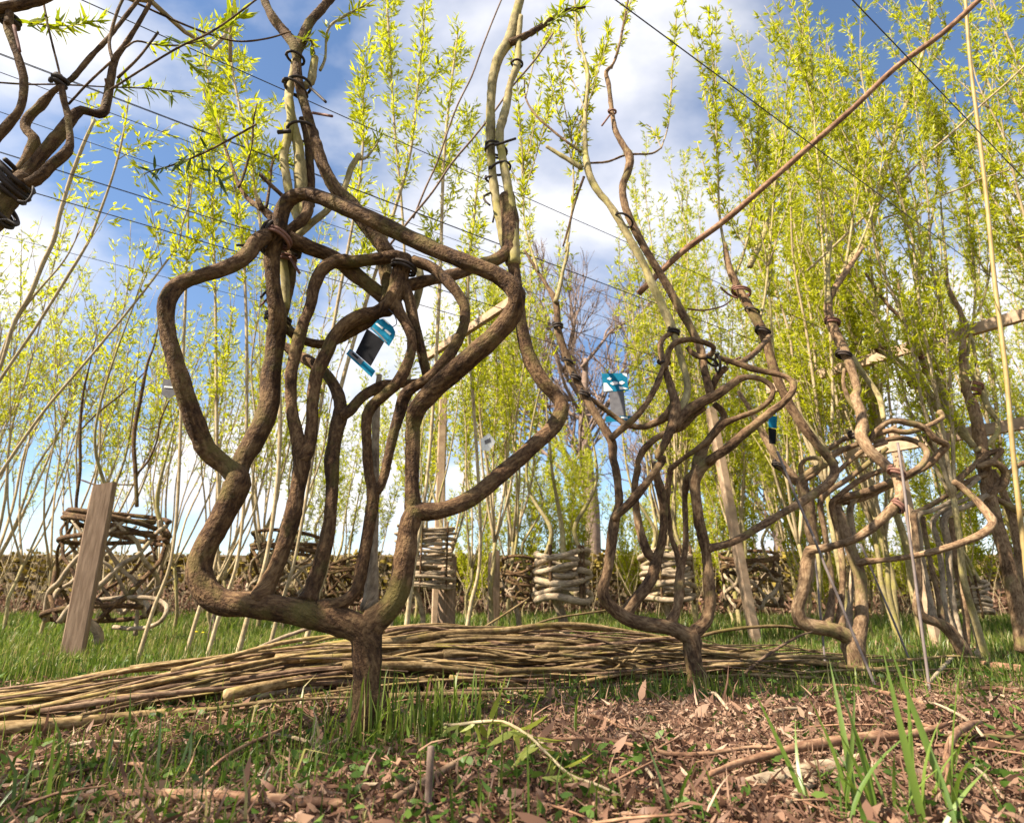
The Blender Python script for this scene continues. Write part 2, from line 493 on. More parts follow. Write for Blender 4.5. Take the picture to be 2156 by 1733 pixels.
# ------------------------------------------------------------------ leaves
def leaves_arrays(base, direc, length, width, curl=.12):
    """base (n,3), direc (n,3) unit, length (n), width (n): lance shaped leaves of 4 triangles as 6 vertices."""
    n = len(base)
    d = direc / (np.linalg.norm(direc, axis=1)[:, None] + 1e-9)
    r = rng.normal(size=(n, 3))
    side = np.cross(d, r); side /= (np.linalg.norm(side, axis=1)[:, None] + 1e-9)
    nor = np.cross(side, d)
    L = length[:, None]; Wd = width[:, None]
    c = (curl * rng.normal(size=(n, 1)))
    V = np.empty((n, 6, 3))
    V[:, 0] = base
    V[:, 1] = base + d * L * .30 + side * Wd * .5 + nor * Wd * .15
    V[:, 2] = base + d * L * .30 - side * Wd * .5 + nor * Wd * .15
    V[:, 3] = base + d * L * .68 + side * Wd * .36 + nor * (Wd * .12 + c * L * .35)
    V[:, 4] = base + d * L * .68 - side * Wd * .36 + nor * (Wd * .12 + c * L * .35)
    V[:, 5] = base + d * L + nor * c * L
    k = np.arange(n)[:, None] * 6
    T = np.array([(0, 2, 1), (1, 2, 4), (1, 4, 3), (3, 4, 5)])
    Fc = (k[:, None] + T[None]).reshape(-1, 3)
    return V.reshape(-1, 3), Fc

class Foliage:
    def __init__(self): self.V, self.F, self.R, self.n = [], [], [], 0
    def add(self, V, Fc, R):
        self.V.append(V); self.F.append(Fc + self.n); self.R.append(R); self.n += len(V)
    def shoot(self, P, t0=.25, gap=.02, per=5, L=.034, Wd=.0065, spread=1.0, sprig=.02, bias=0.0):
        """Bottle-brush of leaf rosettes along the polyline P from fraction t0 to its tip."""
        P = np.asarray(P, float)
        seg = np.linalg.norm(np.diff(P, axis=0), axis=1); cum = np.r_[0, np.cumsum(seg)]
        tot = cum[-1]
        nn = int((1 - t0) * tot / gap)
        if nn < 1: return
        s = np.sort(tot * (t0 + (1 - t0) * rng.random(nn)))
        q = np.stack([np.interp(s, cum, P[:, i]) for i in range(3)], -1)
        tg = np.stack([np.interp(s, (cum[:-1] + cum[1:]) / 2, np.diff(P[:, i]) / (seg + 1e-9)) for i in range(3)], -1)
        tg /= np.linalg.norm(tg, axis=1)[:, None] + 1e-9
        rr = rng.normal(size=(nn, 3)); side = np.cross(tg, rr); side /= np.linalg.norm(side, axis=1)[:, None] + 1e-9
        tip = .35 + .65 * np.clip(1.25 - np.abs(s / tot - .72) * 1.3, .2, 1)
        ax = tg * .75 + side * .8 * spread; ax /= np.linalg.norm(ax, axis=1)[:, None]
        qs = np.repeat(q, per, 0); axs = np.repeat(ax, per, 0); tp = np.repeat(tip, per)
        m_ = len(qs)
        b = qs + axs * (rng.random((m_, 1)) * sprig * tp[:, None])
        dr = axs + rng.normal(size=(m_, 3)) * .48 * spread
        ln = L * (.55 + .7 * rng.random(m_)) * tp
        V, Fc = leaves_arrays(b, dr, ln, Wd * (.7 + .6 * rng.random(m_)))
        R = np.clip(.5 + .22 * rng.normal(size=m_) + bias, 0, 1)
        self.add(V, Fc, np.repeat(R, 6))
    def build(self, parent, mat='leaf', name='foliage'):
        if not self.n: return None
        o = stuff_mesh(name, np.concatenate(self.V), np.concatenate(self.F), M[mat], parent, np.concatenate(self.R))
        o['kind'] = 'stuff'
        return o

def leaf_single(name, L, Wd):
    V, Fc = leaves_arrays(np.zeros((1, 3)), np.array([[0, 0, 1.0]]), np.array([L]), np.array([Wd]), .18)
    me = bpy.data.meshes.new(name); me.from_pydata(V.tolist(), [], Fc.tolist())
    return me
LEAF_ME = {}
def leaf_mesh(mat):
    if mat not in LEAF_ME:
        LEAF_ME[mat] = []
        for k in range(4):
            me = leaf_single('leaf', .036 + .004 * k, .0075); me.materials.append(M[mat]); LEAF_ME[mat].append(me)
    return random.choice(LEAF_ME[mat])
def single_leaves(parent, P, n, mat='leaf_obj', t0=.1, scale=1.0, spread=1.0, name='leaf'):
    P = np.asarray(P, float)
    seg = np.linalg.norm(np.diff(P, axis=0), axis=1); cum = np.r_[0, np.cumsum(seg)]
    org = parent_world(parent)
    for k in range(n):
        s = cum[-1] * (t0 + (1 - t0) * (k + random.random()) / n)
        q = np.array([np.interp(s, cum, P[:, i]) for i in range(3)]) - org
        i = min(len(seg) - 1, int(np.searchsorted(cum, s)) - 1 if s > 0 else 0)
        tg = (P[i + 1] - P[i]) / (seg[i] + 1e-9)
        dr = tg * .8 + rng.normal(size=3) * .75 * spread
        o = bpy.data.objects.new(name, leaf_mesh(mat)); COL.objects.link(o); o.parent = parent
        o.location = q
        e = Vector(dr).to_track_quat('Z', 'X'); o.rotation_mode = 'QUATERNION'; o.rotation_quaternion = e
        s_ = scale * random.uniform(.65, 1.2); o.scale = (s_, s_, s_)

def limb(tree, d, *segs, name='limb', mat='bark', sides=14, knob=.11, step=.012):
    if mat == 'bark' and tree.get('tan'): mat = 'bark_tan' if tree['tan'] == 1 else 'bark_mid'
    P, R = path(d, *segs)
    mb = MB().tube(P, R, sides, step, knob, random.random() * 50)
    o = mb.build(name, M[mat], tree)
    return P, R

def ring_tie(tree, c, axis, r, wire=.004, mat='tie', turns=1, name='tie', tail=0.0):
    """A tie wound round a stem at c."""
    axis = np.asarray(axis, float); axis /= np.linalg.norm(axis)
    a = np.array((0, 1.0, 0)) if abs(axis[1]) < .9 else np.array((1.0, 0, 0))
    u = np.cross(axis, a); u /= np.linalg.norm(u); v = np.cross(axis, u)
    n = 14 * turns
    P = []
    for k in range(n + 1):
        th = 2 * math.pi * k / 14 + .4
        P.append(c + u * math.cos(th) * r + v * math.sin(th) * r * 1.02 + axis * (wire * 2.2 * k / 14 - wire * turns + .12 * r * math.cos(th)))
    if tail:
        P.append(P[-1] + u * tail * .5 + v * tail * .2); P.append(P[-1] + u * tail * .6 + axis * tail * .3)
    mb = MB().tube(np.array(P), np.full(len(P), wire), 6, .006, 0, maxn=80)
    return mb.build(name, M[mat], tree)

def tie_at(tree, fr, x, y, r, d, ax=(0.1, 0, 1), wire=.0042, mat='tie', turns=1, tail=0.0):
    x0, y0, s = FR[fr]
    c, mpp = pt(x0 + x * s, y0 + y * s, d)
    ring_tie(tree, c, ax, r * s * mpp, wire, mat, turns, tail=tail)

# ------------------------------------------------------------------ chair tree in front: pixel paths in crop A (x, y, radius, depth offset)
D1 = 1.29
base1 = gp(778, 1556)
D1 = float(base1[1])
t1 = thing('chair_tree', base1, 'thick brown willow trained into an upside-down chair, a black tag in its frame', 'tree', 'willows trained into upside-down chairs')
limb(t1, D1, 'A', [(1150, 2900, 125, 0), (1132, 2840, 100), (1118, 2760, 82), (1112, 2600, 76), (1110, 2450, 80), (1105, 2370, 88), (1108, 2310, 84, 0)], name='trunk', sides=18, knob=.09)
limb(t1, D1, 'A', [(1115, 2380, 84, 0), (1060, 2345, 82), (950, 2312, 78, -.01), (750, 2268, 74), (580, 2243, 80, -.02), (430, 2228, 75), (345, 2168, 76), (312, 2070, 73), (345, 1958, 69), (400, 1868, 67), (450, 1768, 64), (488, 1690, 67), (497, 1640, 62),
     (440, 1582, 56, -.02), (350, 1505, 54), (298, 1390, 51, -.06), (250, 1250, 51), (192, 1060, 49, -.11), (157, 910, 46), (160, 800, 46, -.13), (212, 722, 45), (300, 685, 42, -.12), (430, 646, 42), (530, 590, 44, -.08), (590, 515, 45), (645, 478, 38, -.045), (672, 440, 30, -.02)], sides=16)
limb(t1, D1, 'A', [(497, 1660, 58, 0), (515, 1568, 56), (580, 1448, 57, .02), (640, 1318, 55), (655, 1150, 52, .04), (680, 960, 48, .04), (685, 870, 44), (665, 720, 40, .0), (663, 560, 42), (690, 480, 42, -.035), (700, 400, 43), (735, 320, 41, -.05), (800, 290, 38), (870, 300, 38, -.07),
     (1000, 352, 41), (1200, 442, 43, -.10), (1400, 540, 42), (1600, 622, 42, -.13), (1755, 690, 47), (1825, 770, 50, -.13), (1800, 865, 52), (1700, 980, 52, -.09), (1550, 1110, 52), (1420, 1228, 50, -.03), (1345, 1320, 48), (1328, 1400, 38, 0), (1328, 1480, 36), (1325, 1640, 36), (1328, 1740, 40), (1330, 1800, 46, 0)], sides=16)
limb(t1, D1, 'A', [(1100, 2390, 84, 0), (1150, 2310, 78), (1210, 2265, 68), (1262, 2170, 60), (1290, 2020, 54), (1308, 1890, 52), (1335, 1805, 56, 0), (1400, 1800, 46), (1480, 1788, 40, .02), (1600, 1740, 40), (1750, 1620, 40, .08), (1900, 1488, 38), (2000, 1390, 37, .15), (2038, 1300, 36),
     (2010, 1250, 37, .19), (1955, 1190, 38), (1898, 1100, 38, .2), (1860, 990, 33), (1838, 850, 28, .2), (1812, 650, 30), (1795, 540, 46, .2), (1792, 420, 45), (1775, 300, 40, .21)], sides=14)
# the pair of stems tied together above the right shoulder
limb(t1, D1, 'C', [(1750, 1420, 38, .21), (1715, 1280, 38), (1690, 1180, 32), (1665, 1060, 30), (1650, 950, 26), (1640, 830, 26, .24), (1638, 700, 29), (1640, 550, 29), (1652, 420, 31), (1682, 310, 35, .28), (1735, 225, 36), (1770, 100, 31), (1800, -10, 28), (1830, -130, 24, .33)], name='stem', mat='bark_young')
limb(t1, D1, 'C', [(1765, 1420, 34, .19), (1762, 1250, 30), (1735, 1030, 28, .2), (1702, 850, 26), (1686, 720, 28), (1702, 650, 30, .24), (1722, 580, 28), (1745, 450, 20), (1782, 350, 25), (1790, 200, 20), (1800, 90, 17, .3)], name='stem', mat='bark_young')
limb(t1, D1, 'C', [(1745, 235, 26, .28), (1850, 182, 22), (1945, 122, 19), (2040, 62, 14, .33), (2150, 40, 8)], name='branch')
# stems bundled above the left shoulder
limb(t1, D1, 'A', [(1215, 575, 40, .05), (1120, 448, 46), (1040, 350, 46, .04), (960, 262, 38), (900, 150, 33), (868, 45, 31, .03)], name='stem')
limb(t1, D1, 'C', [(722, 855, 33, .035), (682, 720, 30), (645, 600, 30), (616, 500, 30), (600, 420, 33), (594, 330, 33), (590, 265, 42, .05), (540, 190, 36), (480, 120, 32), (430, 30, 28), (395, -60, 24, .1)], name='stem')
limb(t1, D1, 'C', [(592, 280, 34, .05), (622, 220, 36), (660, 130, 32), (720, 60, 30), (780, -10, 28), (860, -90, 22, .12)], name='branch')
limb(t1, D1, 'C', [(640, 1190, 40, .05), (620, 1080, 40, .06), (612, 900, 38), (600, 780, 33), (580, 700, 31, .06), (560, 600, 28), (550, 520, 28), (562, 450, 26), (585, 330, 24, .07)], name='stem', mat='bark_young')
limb(t1, D1, 'C', [(668, 1110, 28, .08), (665, 900, 27), (650, 760, 22), (620, 640, 18, .08)], name='stem')
limb(t1, D1, 'C', [(600, 1190, 24, .04), (556, 1060, 27), (540, 960, 28), (525, 850, 28), (548, 720, 28), (562, 620, 26), (552, 520, 26, .05)], name='stem', mat='bark_young')
limb(t1, D1, 'C', [(630, 470, 24, .06), (668, 440, 28), (680, 380, 25), (692, 312, 27, .07)], name='stub', mat='bark_young')
limb(t1, D1, 'C', [(655, 1100, 36, .03), (650, 1150, 34), (610, 1200, 32), (560, 1240, 32, 0), (520, 1310, 34)], name='limb')
# spindles of the chair back
limb(t1, D1, 'A', [(600, 2225, 70, -.02), (640, 2140, 52), (682, 2055, 45), (742, 1885, 42), (780, 1700, 40, .0), (800, 1560, 46), (775, 1425, 33), (755, 1325, 31), (750, 1150, 32, .01), (770, 1050, 32), (800, 930, 30), (842, 820, 29), (862, 720, 32, .03), (902, 648, 33), (965, 610, 37), (1050, 610, 33, .04), (1150, 600, 33), (1250, 588, 36), (1300, 600, 32, .05)], name='spindle')
limb(t1, D1, 'A', [(800, 1560, 42, 0), (838, 1480, 34), (850, 1350, 32), (852, 1280, 31, .02), (872, 1150, 35), (920, 1040, 35), (962, 960, 36, .04), (1010, 910, 40), (1080, 872, 42), (1150, 855, 36, .05), (1218, 822, 46), (1250, 752, 47), (1265, 680, 46), (1282, 610, 48, .05)], name='spindle')
limb(t1, D1, 'A', [(830, 2225, 62, -.01), (845, 2180, 46), (890, 2048, 41), (930, 1870, 36), (945, 1690, 35), (945, 1550, 36, .03), (965, 1420, 36), (985, 1330, 36), (980, 1265, 31), (950, 1190, 28, .08), (900, 1130, 28), (830, 1080, 28), (760, 1040, 25, .14), (715, 1010, 22)], name='spindle')
limb(t1, D1, 'A', [(985, 1350, 30, .04), (1030, 1318, 27), (1090, 1252, 28), (1180, 1205, 28, .08), (1280, 1190, 23), (1365, 1186, 20, .1)], name='spindle')
limb(t1, D1, 'A', [(880, 2255, 40, -.02), (1000, 2228, 37), (1060, 2168, 36), (1090, 2048, 33), (1120, 1868, 31), (1140, 1708, 33, .02), (1120, 1618, 26), (1110, 1468, 25), (1112, 1345, 28, .03), (1140, 1290, 30), (1200, 1240, 28), (1260, 1180, 28, .03), (1302, 1100, 28), (1326, 1000, 26), (1310, 930, 28), (1270, 862, 31), (1240, 800, 36, .05)], name='spindle')
limb(t1, D1, 'A', [(1142, 1715, 28, .02), (1180, 1668, 25), (1210, 1548, 23), (1240, 1418, 25), (1270, 1318, 28, .03), (1290, 1250, 30), (1330, 1210, 28), (1400, 1170, 28, .0), (1470, 1100, 30), (1530, 1010, 28), (1570, 920, 26, -.01), (1576, 830, 28), (1540, 758, 28), (1480, 690, 28, .02), (1415, 638, 28), (1330, 606, 28, .05)], name='spindle')
limb(t1, D1, 'A', [(1120, 2270, 52, .05), (1132, 2180, 40), (1140, 1968, 27), (1150, 1568, 22), (1155, 1318, 19, .09), (1170, 1150, 14, .1)], name='spindle', mat='bark_pale')
limb(t1, D1, 'A', [(740, 500, 46, .0), (850, 550, 40), (950, 590, 38, .06), (1050, 668, 43), (1130, 730, 40), (1200, 790, 38, .09)], name='rail')
limb(t1, D1, 'A', [(1250, 745, 30, .06), (1330, 718, 33), (1450, 690, 30, .1), (1560, 662, 30), (1650, 625, 30, .16), (1735, 597, 32), (1790, 550, 30, .2)], name='rail')
limb(t1, D1, 'A', [(705, 860, 20, .06), (735, 930, 25), (782, 972, 25, .06), (860, 1000, 25), (930, 1000, 25), (1010, 960, 26, .08), (1085, 918, 28), (1160, 878, 25, .06)], name='rail')
limb(t1, D1, 'A', [(1280, 585, 48, .05), (1275, 650, 50), (1268, 720, 46), (1300, 760, 32), (1325, 850, 27), (1350, 960, 27, .06), (1375, 1060, 25), (1395, 1150, 23, .08)], name='limb')
limb(t1, D1, 'A', [(1190, 580, 32, .1), (1200, 660, 36), (1215, 740, 38), (1210, 810, 40, .07)], name='limb')
limb(t1, D1, 'A', [(705, 560, 26, .05), (715, 640, 24), (725, 720, 24, .06), (722, 830, 22)], name='stem', mat='bark_young')
limb(t1, D1, 'A', [(750, 560, 28, .07), (752, 660, 28), (735, 760, 25), (715, 880, 20, .07)], name='stem')
limb(t1, D1, 'A', [(1350, 600, 18, .14), (1365, 700, 20), (1345, 800, 19), (1325, 860, 17, .12)], name='stem', mat='bark_young')
# side branches and cut stubs
pA, _ = limb(t1, D1, 'C', [(475, 1190, 27, .02), (400, 1120, 24), (352, 1092, 16), (290, 1020, 12), (255, 930, 10), (190, 750, 8), (130, 600, 7), (92, 480, 5, .15)], name='branch')
pB, _ = limb(t1, D1, 'C', [(280, 1010, 9, .05), (302, 960, 9), (350, 780, 8), (362, 640, 6), (380, 560, 4, .15)], name='branch')
limb(t1, D1, 'C', [(405, 1130, 18, .02), (385, 1075, 14, .02)], name='stub')
limb(t1, D1, 'C', [(560, 1300, 24, .06), (680, 1200, 22), (765, 1128, 20), (842, 1030, 18, .1), (890, 900, 18), (930, 838, 18, .12)], name='branch', mat='bark_young')
pC, _ = limb(t1, D1, 'C', [(925, 860, 10, .12), (960, 856, 8), (1010, 800, 7), (1048, 735, 4, .15)], name='shoot', mat='bark_young')
pD, _ = limb(t1, D1, 'C', [(720, 380, 10, .07), (745, 320, 9), (768, 150, 8), (850, 90, 8), (1000, 10, 6), (1060, -40, 5, .2)], name='shoot', mat='bark_young')
limb(t1, D1, 'C', [(520, 1060, 13, -.03), (455, 1000, 13), (395, 942, 13, -.05)], name='stub')
limb(t1, D1, 'C', [(1395, 1010, 0.1, 0), (1395, 1010, 0.1, 0), (1395, 1010, .1, 0)], name='stub') if False else None
pE, _ = limb(t1, D1, 'C', [(430, 1120, 9, .02), (448, 1000, 9), (462, 880, 8), (520, 760, 7), (575, 690, 6, .06)], name='shoot')
pF, _ = limb(t1, D1, 'C', [(595, 260, 9, .05), (660, 210, 8), (690, 290, 6, .05)], name='shoot')
limb(t1, D1, 'A', [(655, 900, 8, .02), (600, 880, 7), (595, 780, .5, -.01)], name='twig', sides=6) if False else None
# ties
for fr, x, y, r, dd, ax in (('C', 585, 315, 47, .05, (.05, 0, 1)), ('C', 585, 480, 68, .05, (.3, 0, 1)), ('C', 600, 465, 66, .05, (-.3, 0, 1)), ('C', 625, 712, 78, .05, (-.15, 0, 1)),
                            ('C', 1668, 815, 58, .24, (0, 0, 1)), ('C', 1665, 800, 56, .24, (.2, 0, 1)), ('C', 1690, 910, 56, .23, (-.35, 0, 1)), ('C', 1640, 970, 30, .24, (.1, 0, 1)), ('C', 1780, 345, 30, .27, (0, 0, 1))):
    tie_at(t1, fr, x, y, r, D1 + dd, ax, .0038)
for x, y, r, dd, ax, mt in ((655, 478, 58, -.03, (1, 0, -.25), 'tie'), (662, 520, 62, -.02, (1, 0, -.6), 'tie'), (690, 500, 60, -.03, (.3, .3, 1), 'tie_red'), (740, 560, 52, .04, (.1, 0, 1), 'tie'), (730, 600, 40, .06, (.1, 0, 1), 'tie_red'), (688, 885, 56, .05, (.1, 0, 1), 'tie'), (1285, 640, 58, .05, (.2, 0, 1), 'tie')):
    tie_at(t1, 'A', x, y, r, D1 + dd, ax, .0042, mt, turns=2)
for P_ in ([('C', [(660, 470, 9, .02), (700, 505, 9), (750, 552, 9, -.01)])], [('C', [(680, 610, 9, .03), (785, 628, 9, .0)])], [('C', [(490, 715, 14, .02), (560, 708, 14, .02)])], [('C', [(1660, 785, 8, .2), (1775, 748, 8, .18)])],
           [('A', [(605, 780, 7, .0), (650, 735, 7, .02)])], [('A', [(605, 820, 6, .0), (655, 770, 6, .02)])], [('A', [(745, 590, 8, .04), (790, 665, 8, .02)])], [('A', [(490, 533, 7, -.08), (560, 533, 7, -.06)])],
           [('C', [(1640, 1040, 7, .22), (1600, 1060, 7), (1610, 1085, 7), (1635, 1108, 6, .2)])], [('C', [(1650, 1200, 6, .22), (1658, 1160, 6, .22), (1668, 1130, 6, .22)])]):
    limb(t1, D1, *P_[0], name='peg', mat='tie_red' if random.random() < .4 else 'tie', sides=7, knob=.02)
def roots(t, b, r, n, seed):
    q = random.Random(seed)
    for k in range(n):
        a = 6.283 * (k + q.random() * .7) / n; dv = np.array((math.cos(a), math.sin(a), 0)); L = r * q.uniform(2.4, 4.0)
        P = [b + dv * r * .35 + (0, 0, r * 2.2), b + dv * r * .8 + (0, 0, r * 1.0), b + dv * (r + L * .4)]
        P[2][2] = gz(P[2][0], P[2][1]) + r * .2
        e = b + dv * (r + L); e[2] = gz(e[0], e[1]) - r * .3; P.append(e)
        MB().tube(np.array(P), np.array((r * .55, r * .5, r * .38, r * .18)), 9, .012, .12, seed + k).build('root', M['bark'], t)
roots(t1, base1, .036, 6, 3)
fo = Foliage()
for q in (pB, pC, pD, pE): fo.shoot(q, .25, .022, 4, .034, .0065)
fo.build(t1)
single_leaves(t1, pA, 60, t0=.55); single_leaves(t1, pF, 20); single_leaves(t1, pC, 16, t0=.4)
pG, _ = path(D1, 'C', [(1850, 180, 5, .3), (1960, 120, 5), (2060, 60, 5), (2150, 30, 4, .35)])
single_leaves(t1, pG, 110, t0=.1, scale=1.15)
pG2, _ = path(D1, 'C', [(1980, 110, 5, .3), (2010, 40, 5), (2060, -20, 5, .35)])
single_leaves(t1, pG2, 40, t0=.1, scale=1.15)

# ------------------------------------------------------------------ second chair tree
base2 = gp(1470, 1468); D2 = float(base2[1])
t2 = thing('chair_tree', base2, 'upside-down chair willow with a sun-flecked slim trunk above tall grass', 'tree', 'willows trained into upside-down chairs')
t2['tan'] = 2
limb(t2, D2, 'E', [(1085, 1620, 95, 0), (1068, 1540, 74), (1050, 1430, 67), (1034, 1300, 67), (1030, 1210, 72), (1005, 1165, 70, 0)], name='trunk', sides=16, knob=.09)
limb(t2, D2, 'E', [(1030, 1200, 66, 0), (960, 1160, 64), (880, 1132, 57), (760, 1112, 54, -.02), (650, 1092, 50), (545, 1030, 48), (472, 960, 43), (452, 880, 40, -.03), (480, 780, 38), (500, 650, 36), (518, 500, 36), (530, 425, 36), (556, 335, 30), (550, 200, 28), (532, 85, 28, -.02)],
     'D', [(538, 1300, 30), (530, 1185, 34), (470, 1080, 30), (410, 980, 28, .02), (350, 880, 28), (290, 770, 28), (230, 620, 28, .06), (172, 450, 25), (160, 310, 25), (148, 230, 24), (92, 130, 15), (20, 20, 12), (-60, -110, 9, .12)], sides=12)
limb(t2, D2, 'D', [(150, 240, 18, .07), (180, 130, 15), (202, 20, 13), (222, -50, 12, .1), (240, -160, 8)], name='stem', mat='bark_young')
limb(t2, D2, 'E', [(530, 430, 32, -.03), (545, 400, 30), (600, 350, 30), (690, 250, 30, -.06), (780, 132, 28), (840, 35, 28)], 'D', [(842, 1280, 30), (900, 1160, 31, -.08), (940, 1050, 35), (960, 950, 36, -.06), (932, 830, 30), (892, 700, 25, -.02), (866, 600, 22), (856, 530, 20, .0), (880, 480, 18), (945, 440, 18, .03)])
limb(t2, D2, 'D', [(880, 690, 20, -.03), (900, 640, 22), (912, 570, 22), (960, 512, 22, -.05), (1050, 492, 20), (1150, 512, 20, -.05), (1215, 546, 20), (1198, 592, 20), (1140, 612, 20, .0), (1080, 588, 20), (1040, 548, 18, .03)])
limb(t2, D2, 'D', [(520, 1160, 24, -.02), (600, 1090, 25), (680, 1022, 25, -.06), (750, 940, 22), (810, 842, 22, -.06), (850, 750, 22), (875, 670, 18, -.03)])
limb(t2, D2, 'D', [(350, 870, 18, .03), (410, 905, 16), (480, 960, 18), (560, 1020, 20, .06), (640, 1068, 21), (740, 1080, 22, .04), (840, 1042, 30), (905, 1000, 40), (960, 920, 44, -.03)])
limb(t2, D2, 'E', [(560, 1075, 52, -.01), (605, 1030, 46), (660, 958, 43), (740, 860, 40), (785, 760, 38), (800, 690, 38, .02), (830, 600, 31), (846, 480, 28), (845, 330, 30), (825, 230, 31), (800, 130, 28, .0), (790, 60, 22)], name='spindle')
limb(t2, D2, 'E', [(800, 700, 34, .02), (750, 655, 35), (710, 560, 32), (680, 440, 28, .04), (665, 330, 25), (660, 200, 25), (680, 85, 24, .03)], 'D', [(702, 1330, 22), (740, 1240, 25), (820, 1160, 25, .02), (900, 1120, 25), (1000, 1082, 25, 0), (1080, 1002, 25), (1150, 948, 25, -.02)], name='spindle')
limb(t2, D2, 'E', [(890, 1110, 48, 0), (935, 1000, 36), (950, 850, 35), (960, 740, 30, .05), (985, 650, 20), (990, 450, 20), (985, 300, 20, .08), (1000, 180, 28), (1040, 120, 25, .04)], name='spindle')
limb(t2, D2, 'E', [(955, 760, 24, .05), (930, 640, 20), (900, 560, 18), (880, 400, 17, .06), (870, 250, 22), (890, 130, 22)], 'D', [(922, 1370, 20), (1000, 1300, 18, .03), (1100, 1230, 18), (1200, 1150, 22), (1282, 1060, 25, -.04), (1400, 1010, 22), (1520, 960, 20), (1600, 890, 20, -.08), (1612, 820, 20), (1560, 770, 20), (1480, 746, 20), (1400, 752, 25, -.05), (1340, 790, 31), (1240, 860, 38), (1100, 930, 38, -.05), (1000, 1005, 40), (945, 1090, 34, -.06)], name='spindle')
limb(t2, D2, 'E', [(1010, 1190, 62, 0), (1060, 1150, 55), (1112, 1105, 48), (1145, 1000, 43), (1142, 850, 40), (1130, 700, 38, .03), (1110, 580, 38), (1080, 450, 36), (1060, 300, 36), (1050, 180, 42, .02), (1090, 100, 40), (1160, 40, 38)],
     'D', [(1190, 1302, 37, -.02), (1300, 1230, 35), (1400, 1142, 34), (1500, 1060, 33, -.07), (1600, 980, 32), (1682, 918, 28), (1740, 850, 26, -.1), (1752, 790, 25), (1700, 742, 22), (1600, 716, 22, -.06), (1480, 690, 25), (1380, 652, 25), (1300, 630, 22, -.02), (1230, 602, 15)])
limb(t2, D2, 'E', [(1048, 190, 38, .02), (1070, 60, 40)], 'D', [(1112, 1310, 45), (1170, 1185, 31, .04), (1240, 1090, 28), (1286, 1012, 25), (1262, 962, 25), (1218, 925, 22, .02)])
limb(t2, D2, 'E', [(1130, 620, 32, .02), (1180, 608, 30), (1240, 596, 28), (1330, 560, 25, .08), (1450, 490, 28), (1600, 400, 28, .18), (1750, 310, 30), (1860, 240, 32, .28), (1930, 182, 35), (1962, 110, 34), (1935, 50, 32, .32)],
     'D', [(1930, 1220, 31), (1850, 1120, 34, .33), (1760, 990, 35), (1700, 880, 33), (1650, 770, 34, .34), (1600, 620, 35), (1545, 440, 38), (1470, 300, 36, .36), (1400, 180, 30), (1340, 60, 28), (1310, -30, 24), (1290, -150, 18, .42)])
limb(t2, D2, 'D', [(1195, 860, 31, -.02), (1152, 690, 30), (1130, 570, 30, .02), (1080, 450, 30), (1000, 310, 31), (920, 160, 30, .06), (862, 60, 28), (800, -40, 28)],
     'U', [(1145, 1710, 32), (1085, 1590, 32), (1042, 1470, 31, .1), (1030, 1350, 30), (1070, 1232, 32), (1082, 1140, 34), (1022, 1030, 25), (980, 950, 22, .14), (952, 800, 20), (930, 620, 20), (912, 520, 18), (958, 470, 12), (1000, 350, 12, .2), (1042, 150, 10), (1072, -10, 9, .25)], name='stem')
limb(t2, D2, 'D', [(985, 985, 34, -.05), (1030, 880, 28, -.03), (1040, 800, 25), (1025, 720, 25, 0), (1000, 640, 25), (960, 500, 24), (920, 380, 32, .04), (862, 250, 30), (800, 120, 28), (762, 25, 28)],
     'U', [(1010, 1600, 31), (935, 1480, 27, .08), (850, 1380, 28), (800, 1290, 30), (770, 1180, 30, .1), (760, 1100, 24), (758, 950, 18), (762, 800, 16), (780, 550, 15, .18), (750, 400, 10), (702, 300, 10), (690, 80, 9, .25), (680, -60, 7)], name='stem', mat='bark_young')
limb(t2, D2, 'U', [(735, 1215, 20, .1), (600, 1132, 18), (480, 1060, 14, .12)], name='branch', mat='bark_young')
limb(t2, D2, 'U', [(730, 1100, 10, .1), (560, 975, 10), (400, 830, 9, .15), (330, 710, 8), (320, 580, 6, .2)], name='shoot')
limb(t2, D2, 'U', [(790, 1180, 9, .1), (920, 1170, 9), (1060, 1120, 9), (1240, 1110, 8), (1310, 1070, 7, .2)], name='shoot')
limb(t2, D2, 'U', [(750, 1280, 11, .1), (690, 1450, 10), (640, 1640, 9, .06), (600, 1780, 7)], name='shoot')
limb(t2, D2, 'D', [(1380, 660, 22, -.01), (1480, 592, 22), (1550, 520, 22, .15), (1590, 470, 20, .33)], name='rail')
limb(t2, D2, 'D', [(1300, 680, 24, 0), (1240, 740, 26), (1200, 830, 24, .02)], name='limb')
for fr, x, y, r, dd, ax in (('D', 165, 400, 30, .06, (0, 0, 1)), ('D', 235, 640, 34, .05, (.4, 0, 1)), ('D', 285, 750, 34, .04, (.5, 0, 1)), ('D', 345, 860, 36, .03, (.5, 0, 1)), ('D', 1240, 650, 60, -.01, (1, 0, .2)), ('D', 1200, 640, 46, -.01, (.6, 0, 1)), ('D', 1475, 300, 46, .36, (.3, 0, 1)), ('D', 1545, 440, 48, .34, (.4, 0, 1)), ('D', 1400, 170, 60, .36, (.2, 0, 1)), ('D', 880, 650, 40, -.02, (0, 0, 1)), ('D', 945, 440, 36, .03, (.2, 0, 1)),
                            ('U', 1040, 1590, 70, .06, (.5, 0, 1)), ('U', 955, 810, 26, .14, (0, 0, 1))):
    tie_at(t2, fr, x, y, r, D2 + dd, ax, .0042, random.choice(('tie', 'tie', 'tie_red')), turns=random.choice((1, 2)))
